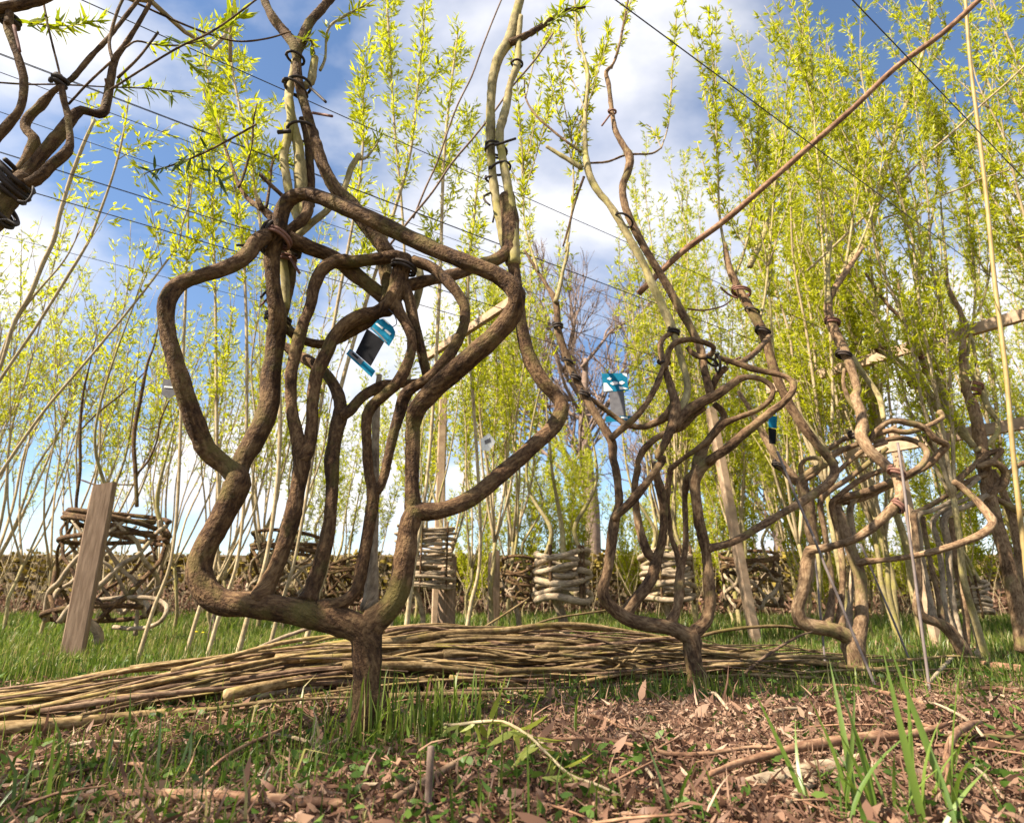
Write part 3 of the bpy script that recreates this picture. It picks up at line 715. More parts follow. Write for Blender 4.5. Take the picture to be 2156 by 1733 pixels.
for seg_ in (('D', [(1300, 660, 8, -.02), (1350, 630, 8), (1400, 610, 7, -.03)]), ('D', [(1260, 140, 8, .36), (1320, 190, 8), (1380, 215, 7, .35)]), ('U', [(880, 910, 8, .12), (940, 830, 8, .13)]), ('D', [(1040, 285, 8, .05), (1140, 295, 7), (1280, 265, 6), (1340, 220, 5, .1)])):
    limb(t2, D2, *seg_, name='peg', mat='tie_red', sides=7, knob=.02)
fo = Foliage()
for seg_ in (('U', [(952, 500, 6, .2), (1000, 350, 6), (1050, 150, 6), (1100, -30, 5, .3)]), ('U', [(770, 600, 6, .2), (740, 380, 6), (690, 80, 5, .3)]), ('U', [(760, 800, 6, .15), (640, 500, 5), (560, 200, 4, .3)]),
             ('U', [(1310, 1070, 6, .2), (1360, 900, 6), (1390, 500, 6), (1420, 100, 5, .35)]), ('U', [(1310, 1070, 5, .2), (1240, 930, 5), (1200, 900, 4, .25)]), ('U', [(330, 710, 5, .2), (400, 420, 5), (520, 150, 4, .3)])):
    P_, R_ = limb(t2, D2, *seg_, name='shoot', mat='shoot', sides=6, knob=0)
    fo.shoot(P_, .1, .016, 5, .036, .0066)
fo.build(t2)

roots(t2, base2, .032, 6, 4)
# ------------------------------------------------------------------ third chair tree
base3 = gp(1808, 1424); D3 = float(base3[1])
t3 = thing('chair_tree', base3, 'squat upside-down chair willow with a long low arm beside grey stakes', 'tree', 'willows trained into upside-down chairs')
t3['tan'] = 1
limb(t3, D3, 'G', [(635, 1560, 95, 0), (615, 1480, 78), (592, 1400, 74), (572, 1330, 76), (560, 1275, 66, 0)], name='trunk', sides=14, knob=.1)
limb(t3, D3, 'G', [(580, 1310, 62, 0), (520, 1265, 56), (450, 1240, 50), (350, 1222, 47, -.03), (292, 1190, 42), (276, 1130, 40), (308, 1020, 39), (324, 920, 40), (335, 850, 40, -.05), (345, 815, 32), (400, 805, 26, -.1), (500, 782, 25), (580, 756, 28, -.18), (680, 690, 28), (780, 600, 32, -.2), (830, 530, 33), (828, 462, 35, -.16), (800, 400, 32), (740, 340, 32, -.1), (668, 275, 33), (622, 200, 35, -.04), (626, 120, 35), (612, 50, 30, .0), (585, -20, 29)],
     'F', [(800, 900, 33), (770, 780, 32, .05), (722, 650, 38), (652, 500, 38), (602, 380, 36, .1), (590, 255, 34), (640, 150, 30), (702, 60, 25), (775, -45, 20, .15), (840, -140, 14)])
limb(t3, D3, 'F', [(590, 270, 28, .1), (582, 100, 25), (590, -40, 20), (610, -180, 14, .16)], name='stem', mat='bark_young')
limb(t3, D3, 'G', [(590, 1320, 60, 0), (618, 1220, 44), (622, 1080, 38), (612, 950, 38), (590, 880, 38, .03), (540, 740, 33), (512, 640, 32), (490, 560, 30, .05), (520, 530, 26), (640, 500, 26, .0), (790, 440, 24), (900, 390, 22, -.05), (965, 330, 19), (975, 275, 19), (922, 228, 18, 0), (830, 206, 18), (690, 232, 15, .04)])
limb(t3, D3, 'G', [(590, 890, 32, .03), (630, 876, 25), (700, 870, 19), (800, 860, 18, -.06), (920, 840, 19), (1050, 810, 22, -.12), (1170, 770, 25), (1280, 722, 30, -.14), (1332, 662, 32), (1302, 612, 28, -.1), (1240, 540, 25), (1170, 478, 24, -.04), (1120, 440, 20)])
limb(t3, D3, 'G', [(430, 1230, 40, -.02), (452, 1150, 26), (462, 1000, 19), (442, 850, 18, .05), (420, 700, 18), (402, 545, 18), (440, 500, 18), (560, 420, 18, 0), (700, 310, 17), (760, 260, 15, -.02)], name='spindle')
limb(t3, D3, 'G', [(505, 1250, 40, 0), (512, 1100, 21), (520, 900, 19), (492, 700, 20, .05), (462, 560, 20), (500, 520, 18), (620, 430, 18), (760, 370, 17, 0)], name='spindle')
limb(t3, D3, 'G', [(545, 1265, 34, .05), (560, 1100, 18), (575, 900, 18), (570, 700, 20, .1), (560, 590, 20), (600, 520, 17), (760, 460, 16, .05)], name='spindle', mat='bark_pale')
limb(t3, D3, 'G', [(372, 790, 34, .04), (352, 720, 38), (330, 560, 40), (300, 450, 34, .05), (330, 400, 24), (420, 350, 22, .02), (480, 290, 20), (600, 240, 18, 0)], name='spindle')
limb(t3, D3, 'G', [(300, 420, 18, .06), (295, 350, 14), (330, 318, 12), (400, 322, 14, .0), (380, 390, 16), (300, 440, 18, .04)], name='limb')
limb(t3, D3, 'G', [(660, 240, 18, .0), (700, 172, 20), (780, 115, 21, -.03), (880, 125, 22), (960, 150, 21), (1020, 210, 21, -.03), (1082, 246, 23), (1042, 292, 26), (985, 350, 22, .03), (900, 400, 20), (760, 470, 20), (640, 530, 18, .08), (520, 560, 16)], name='limb')
limb(t3, D3, 'G', [(700, 190, 18, .05), (780, 165, 18), (860, 175, 18, .04), (960, 150, 16), (1040, 110, 16), (1062, 90, 16, .1), (1040, 60, 20)], name='rail')
limb(t3, D3, 'G', [(440, 270, 16, .08), (520, 215, 17), (600, 190, 18, .04), (660, 160, 14)], name='rail')
limb(t3, D3, 'G', [(470, 410, 15, .02), (560, 330, 16), (640, 270, 16, .0), (760, 230, 12)], name='rail')
limb(t3, D3, 'G', [(0, 740, 1, .1), (1, 741, 1, .1), (2, 742, 1, .1)], name='rail') if False else None
limb(t3, D3, 'F', [(380, 1570, 26, .1), (340, 1530, 40), (232, 1400, 36, .12), (150, 1260, 30), (85, 1150, 24, .14), (10, 1010, 20), (-60, 900, 16, .18)], name='stem', mat='bark')
limb(t3, D3, 'F', [(640, 1430, 34, .05), (560, 1320, 32), (430, 1150, 30, .1), (330, 1020, 30), (260, 900, 26, .14), (200, 740, 24), (160, 560, 20, .18)], name='stem', mat='bark_young')
limb(t3, D3, 'F', [(810, 1060, 18, .04), (740, 960, 20), (700, 850, 16), (705, 740, 14, .08)], name='branch')
limb(t3, D3, 'F', [(990, 1100, 22, .06), (960, 950, 26), (890, 840, 26, .1), (820, 740, 24), (760, 640, 18, .13)], name='stem', mat='bark_young')
for fr, x, y, r, dd, ax in (('F', 800, 1220, 55, 0, (0, 0, 1)), ('F', 700, 640, 50, .07, (.3, 0, 1)), ('F', 620, 400, 48, .1, (.2, 0, 1)), ('G', 810, 395, 40, -.16, (.5, 0, 1)), ('G', 820, 575, 36, -.2, (1, 0, .8)), ('F', 230, 1440, 44, .12, (.5, 0, 1))):
    tie_at(t3, fr, x, y, r, D3 + dd, ax, .005, random.choice(('tie_red', 'tie_red', 'tie')), turns=2)

# ------------------------------------------------------------------ fourth chair tree and its neighbour at the edge
base4 = gp(2040, 1400); D4 = float(base4[1])
t4 = thing('chair_tree', base4, 'chair willow with a dark slanting foot and a comb of upright spindles', 'tree', 'willows trained into upside-down chairs')
t4['tan'] = 1
limb(t4, D4, 'G', [(1230, 1440, 62, 0), (1190, 1385, 52), (1150, 1320, 50), (1110, 1262, 46), (1050, 1210, 38, -.02), (965, 1180, 34), (925, 1130, 28), (932, 1000, 24, -.03), (922, 850, 22), (912, 700, 22), (905, 620, 22, .03), (960, 590, 18), (1080, 520, 18), (1200, 440, 18, .1), (1300, 400, 18)], name='trunk', sides=12, knob=.1)
for a in ([(1010, 1190, 30, 0), (990, 1060, 18), (960, 900, 17, .04), (940, 760, 17), (930, 625, 18), (1000, 600, 16, .02), (1120, 540, 16), (1260, 420, 15, .06)], [(1060, 1215, 26, 0), (1040, 1080, 18), (1000, 900, 17, .06), (965, 720, 16), (950, 630, 16)], [(1110, 1250, 30, .02), (1072, 1100, 19), (1060, 950, 18, .08), (1040, 780, 18), (1010, 660, 17), (1060, 600, 15), (1200, 530, 14, .12)],
          [(1150, 1300, 34, .03), (1120, 1120, 22), (1100, 950, 20, .1), (1090, 780, 24), (1068, 650, 24), (1100, 610, 22), (1200, 570, 20, .1), (1330, 500, 18)], [(1180, 1340, 34, .05), (1190, 1180, 22), (1150, 980, 20, .12), (1120, 800, 20), (1110, 640, 18)]):
    limb(t4, D4, 'G', a, name='spindle', mat=random.choice(('bark', 'bark_pale')))
limb(t4, D4, 'G', [(1225, 1400, 30, .1), (1262, 1350, 20), (1240, 1250, 18), (1200, 1080, 18, .15), (1170, 900, 18)], name='spindle', mat='bark_pale')
limb(t4, D4, 'G', [(1130, 450, 22, .05), (1180, 400, 22), (1240, 350, 20), (1310, 290, 20, .1), (1380, 270, 16), (1330, 330, 18), (1260, 360, 22), (1340, 340, 24, .05), (1400, 390, 28), (1390, 460, 28), (1340, 500, 22, .1), (1300, 540, 20)], name='limb')
limb(t4, D4, 'G', [(1170, 470, 22, .05), (1120, 430, 22), (1060, 350, 20, .1), (1010, 260, 20), (960, 180, 20)], name='limb')
limb(t4, D4, 'F', [(1640, 1300, 30, .1), (1500, 1110, 52), (1420, 930, 50, .15), (1320, 760, 46), (1250, 600, 36, .2), (1228, 420, 28), (1235, 200, 22), (1250, 0, 16, .26)], name='stem', mat='bark_young')
limb(t4, D4, 'F', [(1290, 1140, 18, .05), (1390, 1110, 22), (1410, 1070, 24, .1), (1370, 1010, 38), (1290, 890, 38), (1160, 750, 32, .14), (1050, 655, 30), (965, 590, 26), (940, 440, 22, .2), (930, 300, 16), (960, 120, 12)], name='stem', mat='bark_young')
limb(t4, D4, 'F', [(1180, 580, 24, .18), (1120, 380, 20), (1040, 300, 15), (960, 200, 12), (860, 50, 10, .24)], name='branch')
limb(t4, D4, 'F', [(1120, 400, 16, .2), (1110, 200, 13), (1070, 30, 10, .26)], name='branch')
for x, y, r, ax in ((1340, 760, 60, (.5, 0, 1)), (1240, 640, 40, (.2, 0, 1)), (970, 600, 40, (.4, 0, 1)), (1210, 850, 42, (.5, 0, .8))):
    tie_at(t4, 'F', x, y, r, D4 + .16, ax, .005, 'tie_red', 2)

base5 = gp(2160, 1392); D5 = float(base5[1])
t5 = thing('chair_tree', base5, 'tall dark willow trunk leaning up beside the comb of spindles', 'tree', 'willows trained into upside-down chairs')
t5['tan'] = 1
limb(t5, D5, 'G', [(1500, 1360, 60, 0), (1480, 1200, 58), (1450, 1050, 52), (1405, 850, 46), (1350, 650, 44, .02), (1300, 450, 44), (1270, 250, 42), (1230, 50, 40, .05)], 'F', [(1590, 900, 36), (1560, 700, 32, .1), (1560, 540, 28), (1545, 330, 20), (1460, 150, 14), (1440, -60, 10, .2)], name='trunk', sides=12, knob=.1)
limb(t5, D5, 'G', [(1490, 1100, 30, .05), (1480, 850, 32), (1440, 640, 30), (1380, 480, 26), (1330, 380, 24, .1)], name='stem')
limb(t5, D5, 'F', [(1650, 1330, 20, .02), (1740, 1280, 24), (1810, 1200, 22), (1810, 1120, 20, .08), (1740, 1010, 30), (1690, 860, 28), (1590, 720, 20, .12), (1600, 600, 14)], name='stem', mat='bark_young')
limb(t5, D5, 'F', [(1690, 880, 18, .12), (1620, 500, 14), (1560, 350, 12), (1480, 250, 10), (1430, 100, 8, .2)], name='branch', mat='bark_young')
limb(t5, D5, 'G', [(1500, 620, 28, 0), (1400, 560, 22), (1300, 520, 22, .05), (1220, 570, 20)], name='rail')
limb(t5, D5, 'G', [(1640, 300, 16, -.1), (1500, 340, 16), (1380, 430, 18, 0), (1310, 510, 16)], name='rail')
for x, y, r in ((1640, 860, 55), (1620, 900, 55)):
    tie_at(t5, 'F', x, y, r, D5 + .1, (.3, 0, 1), .005, 'tie_red', 2)
for (t_, D_, F_) in ((t3, D3, [('V', [(20, 1733, 24, .15), (130, 1480, 22), (182, 1270, 15, .2), (230, 1000, 11), (300, 600, 9), (360, 250, 7, .35), (390, -40, 5)]), ('F', [(702, 60, 12, .14), (760, -300, 10), (800, -700, 8), (830, -1200, 6, .3)]), ('F', [(590, -40, 14, .14), (560, -400, 10), (500, -900, 8), (470, -1500, 5, .3)]),
                                ('F', [(770, -45, 10, .15), (900, -380, 9), (980, -800, 7), (1000, -1300, 5, .3)]), ('F', [(200, 740, 12, .15), (170, 300, 10), (130, -200, 8), (110, -800, 6, .3)])]),
                     (t4, D4, [('V', [(600, 1830, 32, .15), (680, 1690, 32), (780, 1555, 30), (840, 1350, 27, .25), (900, 1100, 25), (1000, 800, 21), (1060, 600, 18), (1120, 430, 16), (1170, 250, 13), (1205, 60, 11), (1230, -80, 8, .4)]), ('V', [(1060, 640, 9, .35), (1100, 560, 8), (1200, 400, 7), (1340, 170, 5, .45)]),
                                ('F', [(1235, 200, 14, .24), (1180, -100, 11), (1100, -600, 9), (1060, -1200, 6, .4)]), ('F', [(1250, 0, 14, .26), (1330, -300, 11), (1400, -800, 8), (1450, -1400, 6, .4)]), ('F', [(930, 300, 12, .2), (890, -100, 9), (840, -600, 7), (800, -1300, 5, .4)])]),
                     (t5, D5, [('F', [(1440, -60, 10, .2), (1400, -500, 8), (1380, -1100, 6, .35)]), ('F', [(1600, 600, 12, .12), (1650, 200, 10), (1600, -400, 8), (1500, -1000, 6, .35)]), ('F', [(1560, 540, 12, .12), (1720, 200, 10), (1790, -300, 8), (1780, -1000, 6, .35)]), ('V', [(1480, 1100, 12, .3), (1560, 1300, 10), (1610, 900, 9), (1590, 600, 8), (1510, 380, 7), (1460, 200, 6, .5)])]),
                     (t2, D2, [('D', [(1320, 0, 14, .4), (1260, -300, 11), (1240, -800, 8), (1210, -1500, 6, .55)]), ('D', [(1350, 80, 12, .4), (1420, -100, 10), (1500, -500, 8), (1520, -1100, 6, .55)]), ('D', [(1520, 390, 12, .36), (1560, 200, 10), (1600, -200, 8), (1640, -800, 6, .5)]), ('D', [(220, -100, 9, .1), (270, -500, 7), (250, -1000, 5, .3)]), ('D', [(30, 30, 9, .1), (-60, -300, 7), (-70, -800, 5, .3)])])):
    fo = Foliage()
    for seg_ in F_:
        P_, R_ = limb(t_, D_, *seg_, name='stem', mat='bark_young', sides=8, knob=.05, step=.03)
        fo.shoot(P_, .3, .016, 5, .038, .0072)
        for k in range(7):                     # side shoots
            i = random.randint(len(P_) // 3, len(P_) - 2); q = P_[i] + (P_[i + 1] - P_[i]) * random.random()
            ln = random.uniform(.25, .6); dv = np.array((random.uniform(-.5, .5), random.uniform(-.4, .5), 1.0))
            Q = np.array([q + dv * ln * s + np.array((0, 0, .1)) * s * s for s in (0, .33, .66, 1)])
            MB().tube(Q, np.linspace(.003, .0012, 4), 5, .08, 0).build('shoot', M['shoot'], t_)
            fo.shoot(Q, .1, .016, 5, .038, .0072)
    fo.build(t_)

# ------------------------------------------------------------------ near tree at the left edge: same row, its foot outside the picture
D0 = 1.0
base0 = np.array((-1.16, .74, gz(-1.16, .74)))
t0 = thing('chair_tree', base0, 'dark gnarled willow limbs, knotted and tied, reaching up against open blue sky', 'tree', 'willows trained into upside-down chairs')
top0, _ = pt(-10, 440, D0)
P_ = np.array([base0 - (0, 0, .03), base0 + (0.0, 0, .2), base0 + (-.06, .02, .45), base0 + (-.02, .1, .7), top0 + (-.06, -.03, -.1), top0])
MB().tube(P_, np.array((.06, .04, .035, .033, .033, .034)), 14, .015, .1, 3.3).build('trunk', M['bark'], t0)
limb(t0, D0, 'L', [(-60, 1560, 115, 0), (40, 1440, 108), (130, 1330, 96), (190, 1270, 70, 0)], name='limb', sides=16)
LA, _ = limb(t0, D0, 'L', [(120, 1350, 60, 0), (180, 1270, 62), (330, 1090, 60), (450, 950, 56), (530, 840, 50), (592, 798, 42), (680, 820, 39), (738, 822, 46), (772, 730, 39), (800, 580, 38), (832, 430, 33), (900, 330, 25), (990, 190, 22), (1090, 10, 20), (1150, -120, 16, .1)], sides=14)
limb(t0, D0, 'L', [(200, 1330, 55, -.01), (260, 1300, 55), (380, 1190, 50), (485, 1095, 46), (508, 1010, 32), (500, 930, 30), (490, 830, 32), (460, 720, 32), (442, 600, 30), (432, 550, 26, .0)], sides=12)
limb(t0, D0, 'L', [(432, 560, 14, 0), (425, 510, 10), (380, 330, 11), (340, 160, 12), (318, 40, 12), (300, -60, 10, .03)], name='branch', sides=8)
limb(t0, D0, 'L', [(90, 1290, 45, .02), (180, 1180, 50), (240, 1060, 56), (245, 1000, 50), (182, 925, 45), (200, 860, 46), (290, 770, 46), (390, 660, 28), (520, 570, 26, .03), (640, 430, 25), (780, 280, 22), (900, 130, 20), (1010, -10, 18, .08)], sides=12, knob=.12)
limb(t0, D0, 'L', [(-40, 1020, 46, -.02), (60, 900, 45), (140, 800, 40), (170, 680, 38), (170, 560, 38), (132, 420, 40), (92, 300, 46), (60, 200, 45), (70, 90, 36, -.02)], sides=12)
limb(t0, D0, 'L', [(-60, 70, 62, -.03), (130, 40, 60), (260, 5, 60), (420, -60, 50, 0)], sides=12)
limb(t0, D0, 'L', [(800, 650, 12, .0), (1000, 520, 11), (1300, 340, 10), (1530, 230, 10), (1850, 0, 9, .1), (1990, -120, 7)], name='shoot', sides=7)
limb(t0, D0, 'L', [(850, 565, 14, 0), (1000, 420, 12), (1142, 235, 12, .03)], name='shoot', sides=7)
q1, _ = limb(t0, D0, 'L', [(900, 350, 10, 0), (990, 300, 9), (1100, 320, 9), (1300, 330, 8), (1480, 290, 6, .1)], name='shoot', sides=7)
limb(t0, D0, 'L', [(815, 440, 18, 0), (790, 330, 16), (800, 250, 16), (850, 80, 16), (895, -20, 14, .04)], name='branch', sides=8)
limb(t0, D0, 'L', [(495, 755, 11, 0), (640, 600, 11), (800, 450, 11, .0)], name='branch', sides=8)
q2, _ = limb(t0, D0, 'L', [(-60, 595, 9, .02), (200, 612, 9), (400, 612, 8), (760, 630, 7), (1100, 645, 6), (1330, 680, 4, .1)], name='shoot', sides=7)
q3, _ = limb(t0, D0, 'L', [(90, 150, 9, .0), (300, 180, 7), (480, 190, 6), (740, 150, 4, .08)], name='shoot', sides=7)
q4, _ = limb(t0, D0, 'L', [(910, -10, 13, .1), (1150, 100, 11), (1430, 220, 10), (1700, 300, 9), (1926, 282, 8), (2100, 230, 7, .2)], name='shoot', sides=7)
limb(t0, D0, 'L', [(760, 570, 12, -.02), (775, 640, 10, -.01)], name='stub', sides=7)
limb(t0, D0, 'L', [(40, 30, 1, 0), (60, 90, 28), (50, 170, 26, -.03)], name='stub', sides=8)
for x, y, r, ax in ((100, 1290, 130, (.7, 0, .8)), (60, 1340, 135, (.7, 0, .8)), (-10, 1520, 125, (.8, 0, .7)), (430, 590, 44, (.3, 0, 1)), (60, 150, 62, (0, 0, 1))):
    tie_at(t0, 'L', x, y, r, D0, ax, .0048, 'tie', 2)
limb(t0, D0, 'L', [(130, 1450, 12, -.08), (190, 1460, 12), (235, 1400, 12), (240, 1350, 12, -.08)], name='peg', mat='tie', sides=7, knob=.02)
limb(t0, D0, 'L', [(-20, 1590, 11, -.05), (60, 1590, 11), (120, 1630, 8, -.06)], name='peg', mat='tie', sides=7, knob=.02)
limb(t0, D0, 'L', [(100, 190, 18, -.05), (125, 290, 17), (145, 375, 14, -.05)], name='peg', mat='tie_red', sides=7, knob=.02)
single_leaves(t0, q3, 90, t0=.12, scale=.95); single_leaves(t0, q1, 40, t0=.35, scale=.9); single_leaves(t0, q2, 50, t0=.6, scale=.85)
q5, _ = path(D0, 'L', [(1200, 470, 4, .1), (1300, 400, 4), (1450, 520, 4), (1500, 640, 4, .12)])
single_leaves(t0, q5, 40, scale=.9)
q6, _ = path(D0, 'L', [(1500, 260, 4, .12), (1600, 200, 4), (1750, 110, 4, .14)]); single_leaves(t0, q6, 50, scale=1.1)
# dark sprig in front of the sky
q7, _ = limb(t0, D0, 'L', [(1850, 900, 9, .2), (1640, 1020, 9), (1420, 1130, 9), (1200, 1210, 8), (1060, 1250, 5, .15), (1040, 1270, 3)], name='shoot', sides=7)
single_leaves(t0, q7, 34, 'leaf_dark', t0=.45, scale=1.0, spread=1.1)
# its leafy crown, and that of the next willow along the row, stand above and beside the picture
fo = Foliage()
for k in range(12):
    c = LA[-1] + np.array((random.uniform(-.55, .25), random.uniform(-.45, .35), random.uniform(-.05, .25)))
    c[2] = max(c[2], 1.62)
    hh = random.uniform(.8, 1.7)
    S = np.array([c + (random.uniform(-.05, .05), 0, 0), c + (random.uniform(-.1, .1), random.uniform(-.1, .1), hh * .35), c + (random.uniform(-.18, .18), random.uniform(-.18, .18), hh * .7), c + (random.uniform(-.25, .25), random.uniform(-.2, .2), hh)])
    S = np.vstack([LA[-2], S]) if k % 2 else S
    MB().tube(S, np.linspace(.006, .0015, len(S)), 6, .1, 0).build('shoot', M['shoot'], t0)
    fo.shoot(S, .2, .014, 6, .04, .008)
fo.build(t0)
q8, _ = path(D0, 'L', [(1500, 1160, 4, .18), (1530, 1220, 4), (1600, 1330, 3, .18)]); single_leaves(t0, q8, 14, 'leaf_dark', scale=.9)

# ------------------------------------------------------------------ slender willows of the rows behind
def sapling(name, label, group, H, nlead, lean=(0, 0), dens=1.0, fork=.9, r0=.016, seed=0, leafL=.043, mat='shoot', fol0=.3, spread=.35):
    st = random.getstate(); random.seed(seed)
    t = thing(name, (0, 0, 0), label, 'tree', group)
    base = np.zeros(3)
    wob = lambda a: np.array((random.uniform(-a, a), random.uniform(-a, a), 0))
    ln = np.array((lean[0], lean[1], 0.0))
    tp = [np.array((0, 0, -.02))]
    for k in range(1, 5):
        z = fork * k / 4
        tp.append(np.array((0, 0, z)) + ln * z + wob(.025))
    MB().tube(np.array(tp), np.linspace(r0, r0 * .8, 5), 7, .07, .05, seed).build('trunk', M['bark_young'], t)
    fo = Foliage()
    for b in range(nlead):
        an = 2 * math.pi * (b + random.random() * .6) / nlead
        out = np.array((math.cos(an), math.sin(an), 0)) * spread * random.uniform(.5, 1.1)
        h = (H - fork) * random.uniform(.7, 1.0)
        mb = MB()
        Q = [tp[-1] - (0, 0, .03)]
        for k in range(1, 7):
            s = k / 6
            Q.append(tp[-1] + out * (s ** .7) + ln * h * s + np.array((0, 0, h * s)) + wob(.03 * (1 + s)))
        Q = np.array(Q)
        rr = np.linspace(r0 * .62, .0018, 7)
        mb.tube(Q, rr, 6, .12, .04, seed + b)
        Qs, _ = smooth_path(Q, rr, .12)
        fo.shoot(Qs, fol0 + .2 * random.random(), .02 / dens, 6, leafL, .0088, sprig=.055)
        for k in range(int(4 + 3 * h)):
            s = random.uniform(.02 if fol0 < .1 else fol0 * .8, .88); i = int(s * (len(Qs) - 1)); q = Qs[i]
            l2 = random.uniform(.25, .75) * (1.1 - .4 * s)
            dv = np.array((random.uniform(-.45, .45), random.uniform(-.45, .45), 1.0)) + ln
            S = np.array([q + dv * l2 * u + np.array((0, 0, .12 * l2)) * u * u for u in (0, .3, .65, 1)])
            mb.tube(S, np.linspace(max(.0016, r0 * .2), .001, 4), 4, .2, 0)
            fo.shoot(S, .12, .02 / dens, 6, leafL, .0088, sprig=.055)
        mb.build('branch', M[mat], t)
    fo.build(t)
    random.setstate(st)
    return t

LAB = {'left': ('slim willow with thin sunlit shoots', 'slim willows near the wall'),
       'mid': ('slim willow with feathery new leaves, standing behind the front chair tree', 'slim willows behind the front chair tree'),
       'low': ('bushy low willow leafy down to the ground', 'bushy low willows of the back rows'),
       'right': ('leafy young willow in the crowded rows behind the squat and comb-like chair trees', 'leafy willows of the crowded rows')}
protos = {}
for key, specs in (('left', [(3.0, 5, .35, .38, .016), (2.6, 4, .5, .28, .013), (3.3, 6, .4, .32, .017), (2.8, 4, .3, .4, .012)]),
                   ('mid', [(3.6, 4, .5, .8, .016), (4.2, 5, .7, .7, .018), (3.3, 3, .4, .9, .013)]),
                   ('low', [(2.0, 7, .25, 1.0, .012), (2.4, 8, .3, .9, .013), (1.7, 7, .2, 1.0, .011)]),
                   ('right', [(4.4, 6, .9, .72, .02), (5.0, 6, 1.1, .8, .022), (3.8, 5, .8, .75, .018), (4.6, 7, 1.0, .7, .02), (3.2, 5, .7, .8, .016)])):
    protos[key] = []
    for i, (H, nl, fk, dn, r0) in enumerate(specs):
        protos[key].append(sapling('willow_tree', LAB[key][0], LAB[key][1], H, nl, (random.uniform(-.06, .06), 0), dn, fk, r0, seed=100 + 17 * i + len(key), spread=.4 if key != 'left' else .55, fol0={'left': .5, 'mid': .25, 'right': .08, 'low': .02}[key]))
used = set()
def place(key, i, x, y, rz, s=1.0, tilt=(0, 0)):
    p = protos[key][i % len(protos[key])]
    o = p if p.name not in used else copy_tree(p)
    used.add(p.name)
    o.location = (x, y, gz(x, y)); o.rotation_euler = (tilt[0], tilt[1], rz); o.scale = (s, s, s)
    kind = VAR[key][protos[key].index(p)]
    size = 'tall ' if s > 1.05 else 'small ' if s < .93 else ''
    lm = min(LMK, key=lambda q: (q[0] - x) ** 2 + (q[1] - y) ** 2 * .6)
    o['label'] = size + kind + ' ' + ('against the wall ' if y > 7.6 else '') + lm[2]
    return o
VAR = {'left': ['slim willow with five sunlit shoots', 'slim willow with four thin shoots', 'slim willow with six spreading shoots', 'thin straight willow with sparse leaves'],
       'mid': ['feathery willow with four upright stems', 'feathery willow with five upright stems', 'feathery willow with three upright stems'],
       'low': ['bushy low willow', 'bushy spreading low willow', 'very short bushy willow'],
       'right': ['leafy willow with six stems', 'high-forking leafy willow', 'leafy willow with five stems', 'leafy willow with seven stems', 'short leafy willow']}
LMK = []
for px_, d_, nm_ in ((-150, 5, 'beyond the gnarled limbs'), (214, 3.55, 'behind the open woven drum'), (420, 5.5, 'beyond the woven drum'), (600, 4.9, 'beside the small woven lattice'), (735, 5.6, 'by the low brown lattice'), (892, 4.1, 'behind the dense coiled drum'), (1040, 5.2, 'beside the lone short post'), (1186, 3.7, 'behind the beehive coil'), (1300, 6, 'below the dense twiggy bare tree'),
                     (1408, 4.4, 'beside the rough coil'), (1588, 4.5, 'beside the ragged basket'), (1760, 5.0, 'behind the squat chair tree'), (1900, 3.7, 'by the pale upright pole'), (2048, 4.4, 'behind the flat-stacked coil'), (2200, 3.2, 'beyond the tall bamboo cane'), (2300, 6, 'in the thick of the crowded rows')):
    r_ = ray(px_, 1200); LMK.append((r_[0] / r_[1] * d_, d_, nm_))
pr = random.Random(5)
def scatter(key, n, x0, x1, d0, d1, s0=.85, s1=1.15, tilt=.05):
    for k in range(n):
        px = x0 + (x1 - x0) * (k + pr.random()) / n
        d = d0 + (d1 - d0) * pr.random() ** .8
        r = ray(px, 1200); x = r[0] / r[1] * d
        place(key, pr.randrange(9), x, d, pr.uniform(0, 6.28), pr.uniform(s0, s1), (pr.uniform(-tilt, tilt), pr.uniform(-tilt, tilt) + (.06 if key == 'left' else 0)))
place('right', 2, -1.95, .15, .4, .8)
scatter('left', 17, -260, 560, 3.8, 8.5)
scatter('mid', 10, 540, 1080, 4.0, 8.5)
scatter('mid', 3, 960, 1080, 3.4, 6.5)
scatter('right', 8, 1400, 2350, 3.6, 6.0)
scatter('mid', 5, 1350, 2000, 3.4, 6.5)
scatter('low', 17, 960, 2250, 5.4, 9.0)
scatter('right', 6, 1450, 2500, 6.0, 9.2)
scatter('right', 4, 1650, 2700, 2.8, 4.2, .8, 1.05)

for ps in protos.values():                 # a kind that was not planted anywhere is dropped
    for p in ps:
        if p.name not in used:
            for ch in list(p.children): bpy.data.objects.remove(ch)
            bpy.data.objects.remove(p)
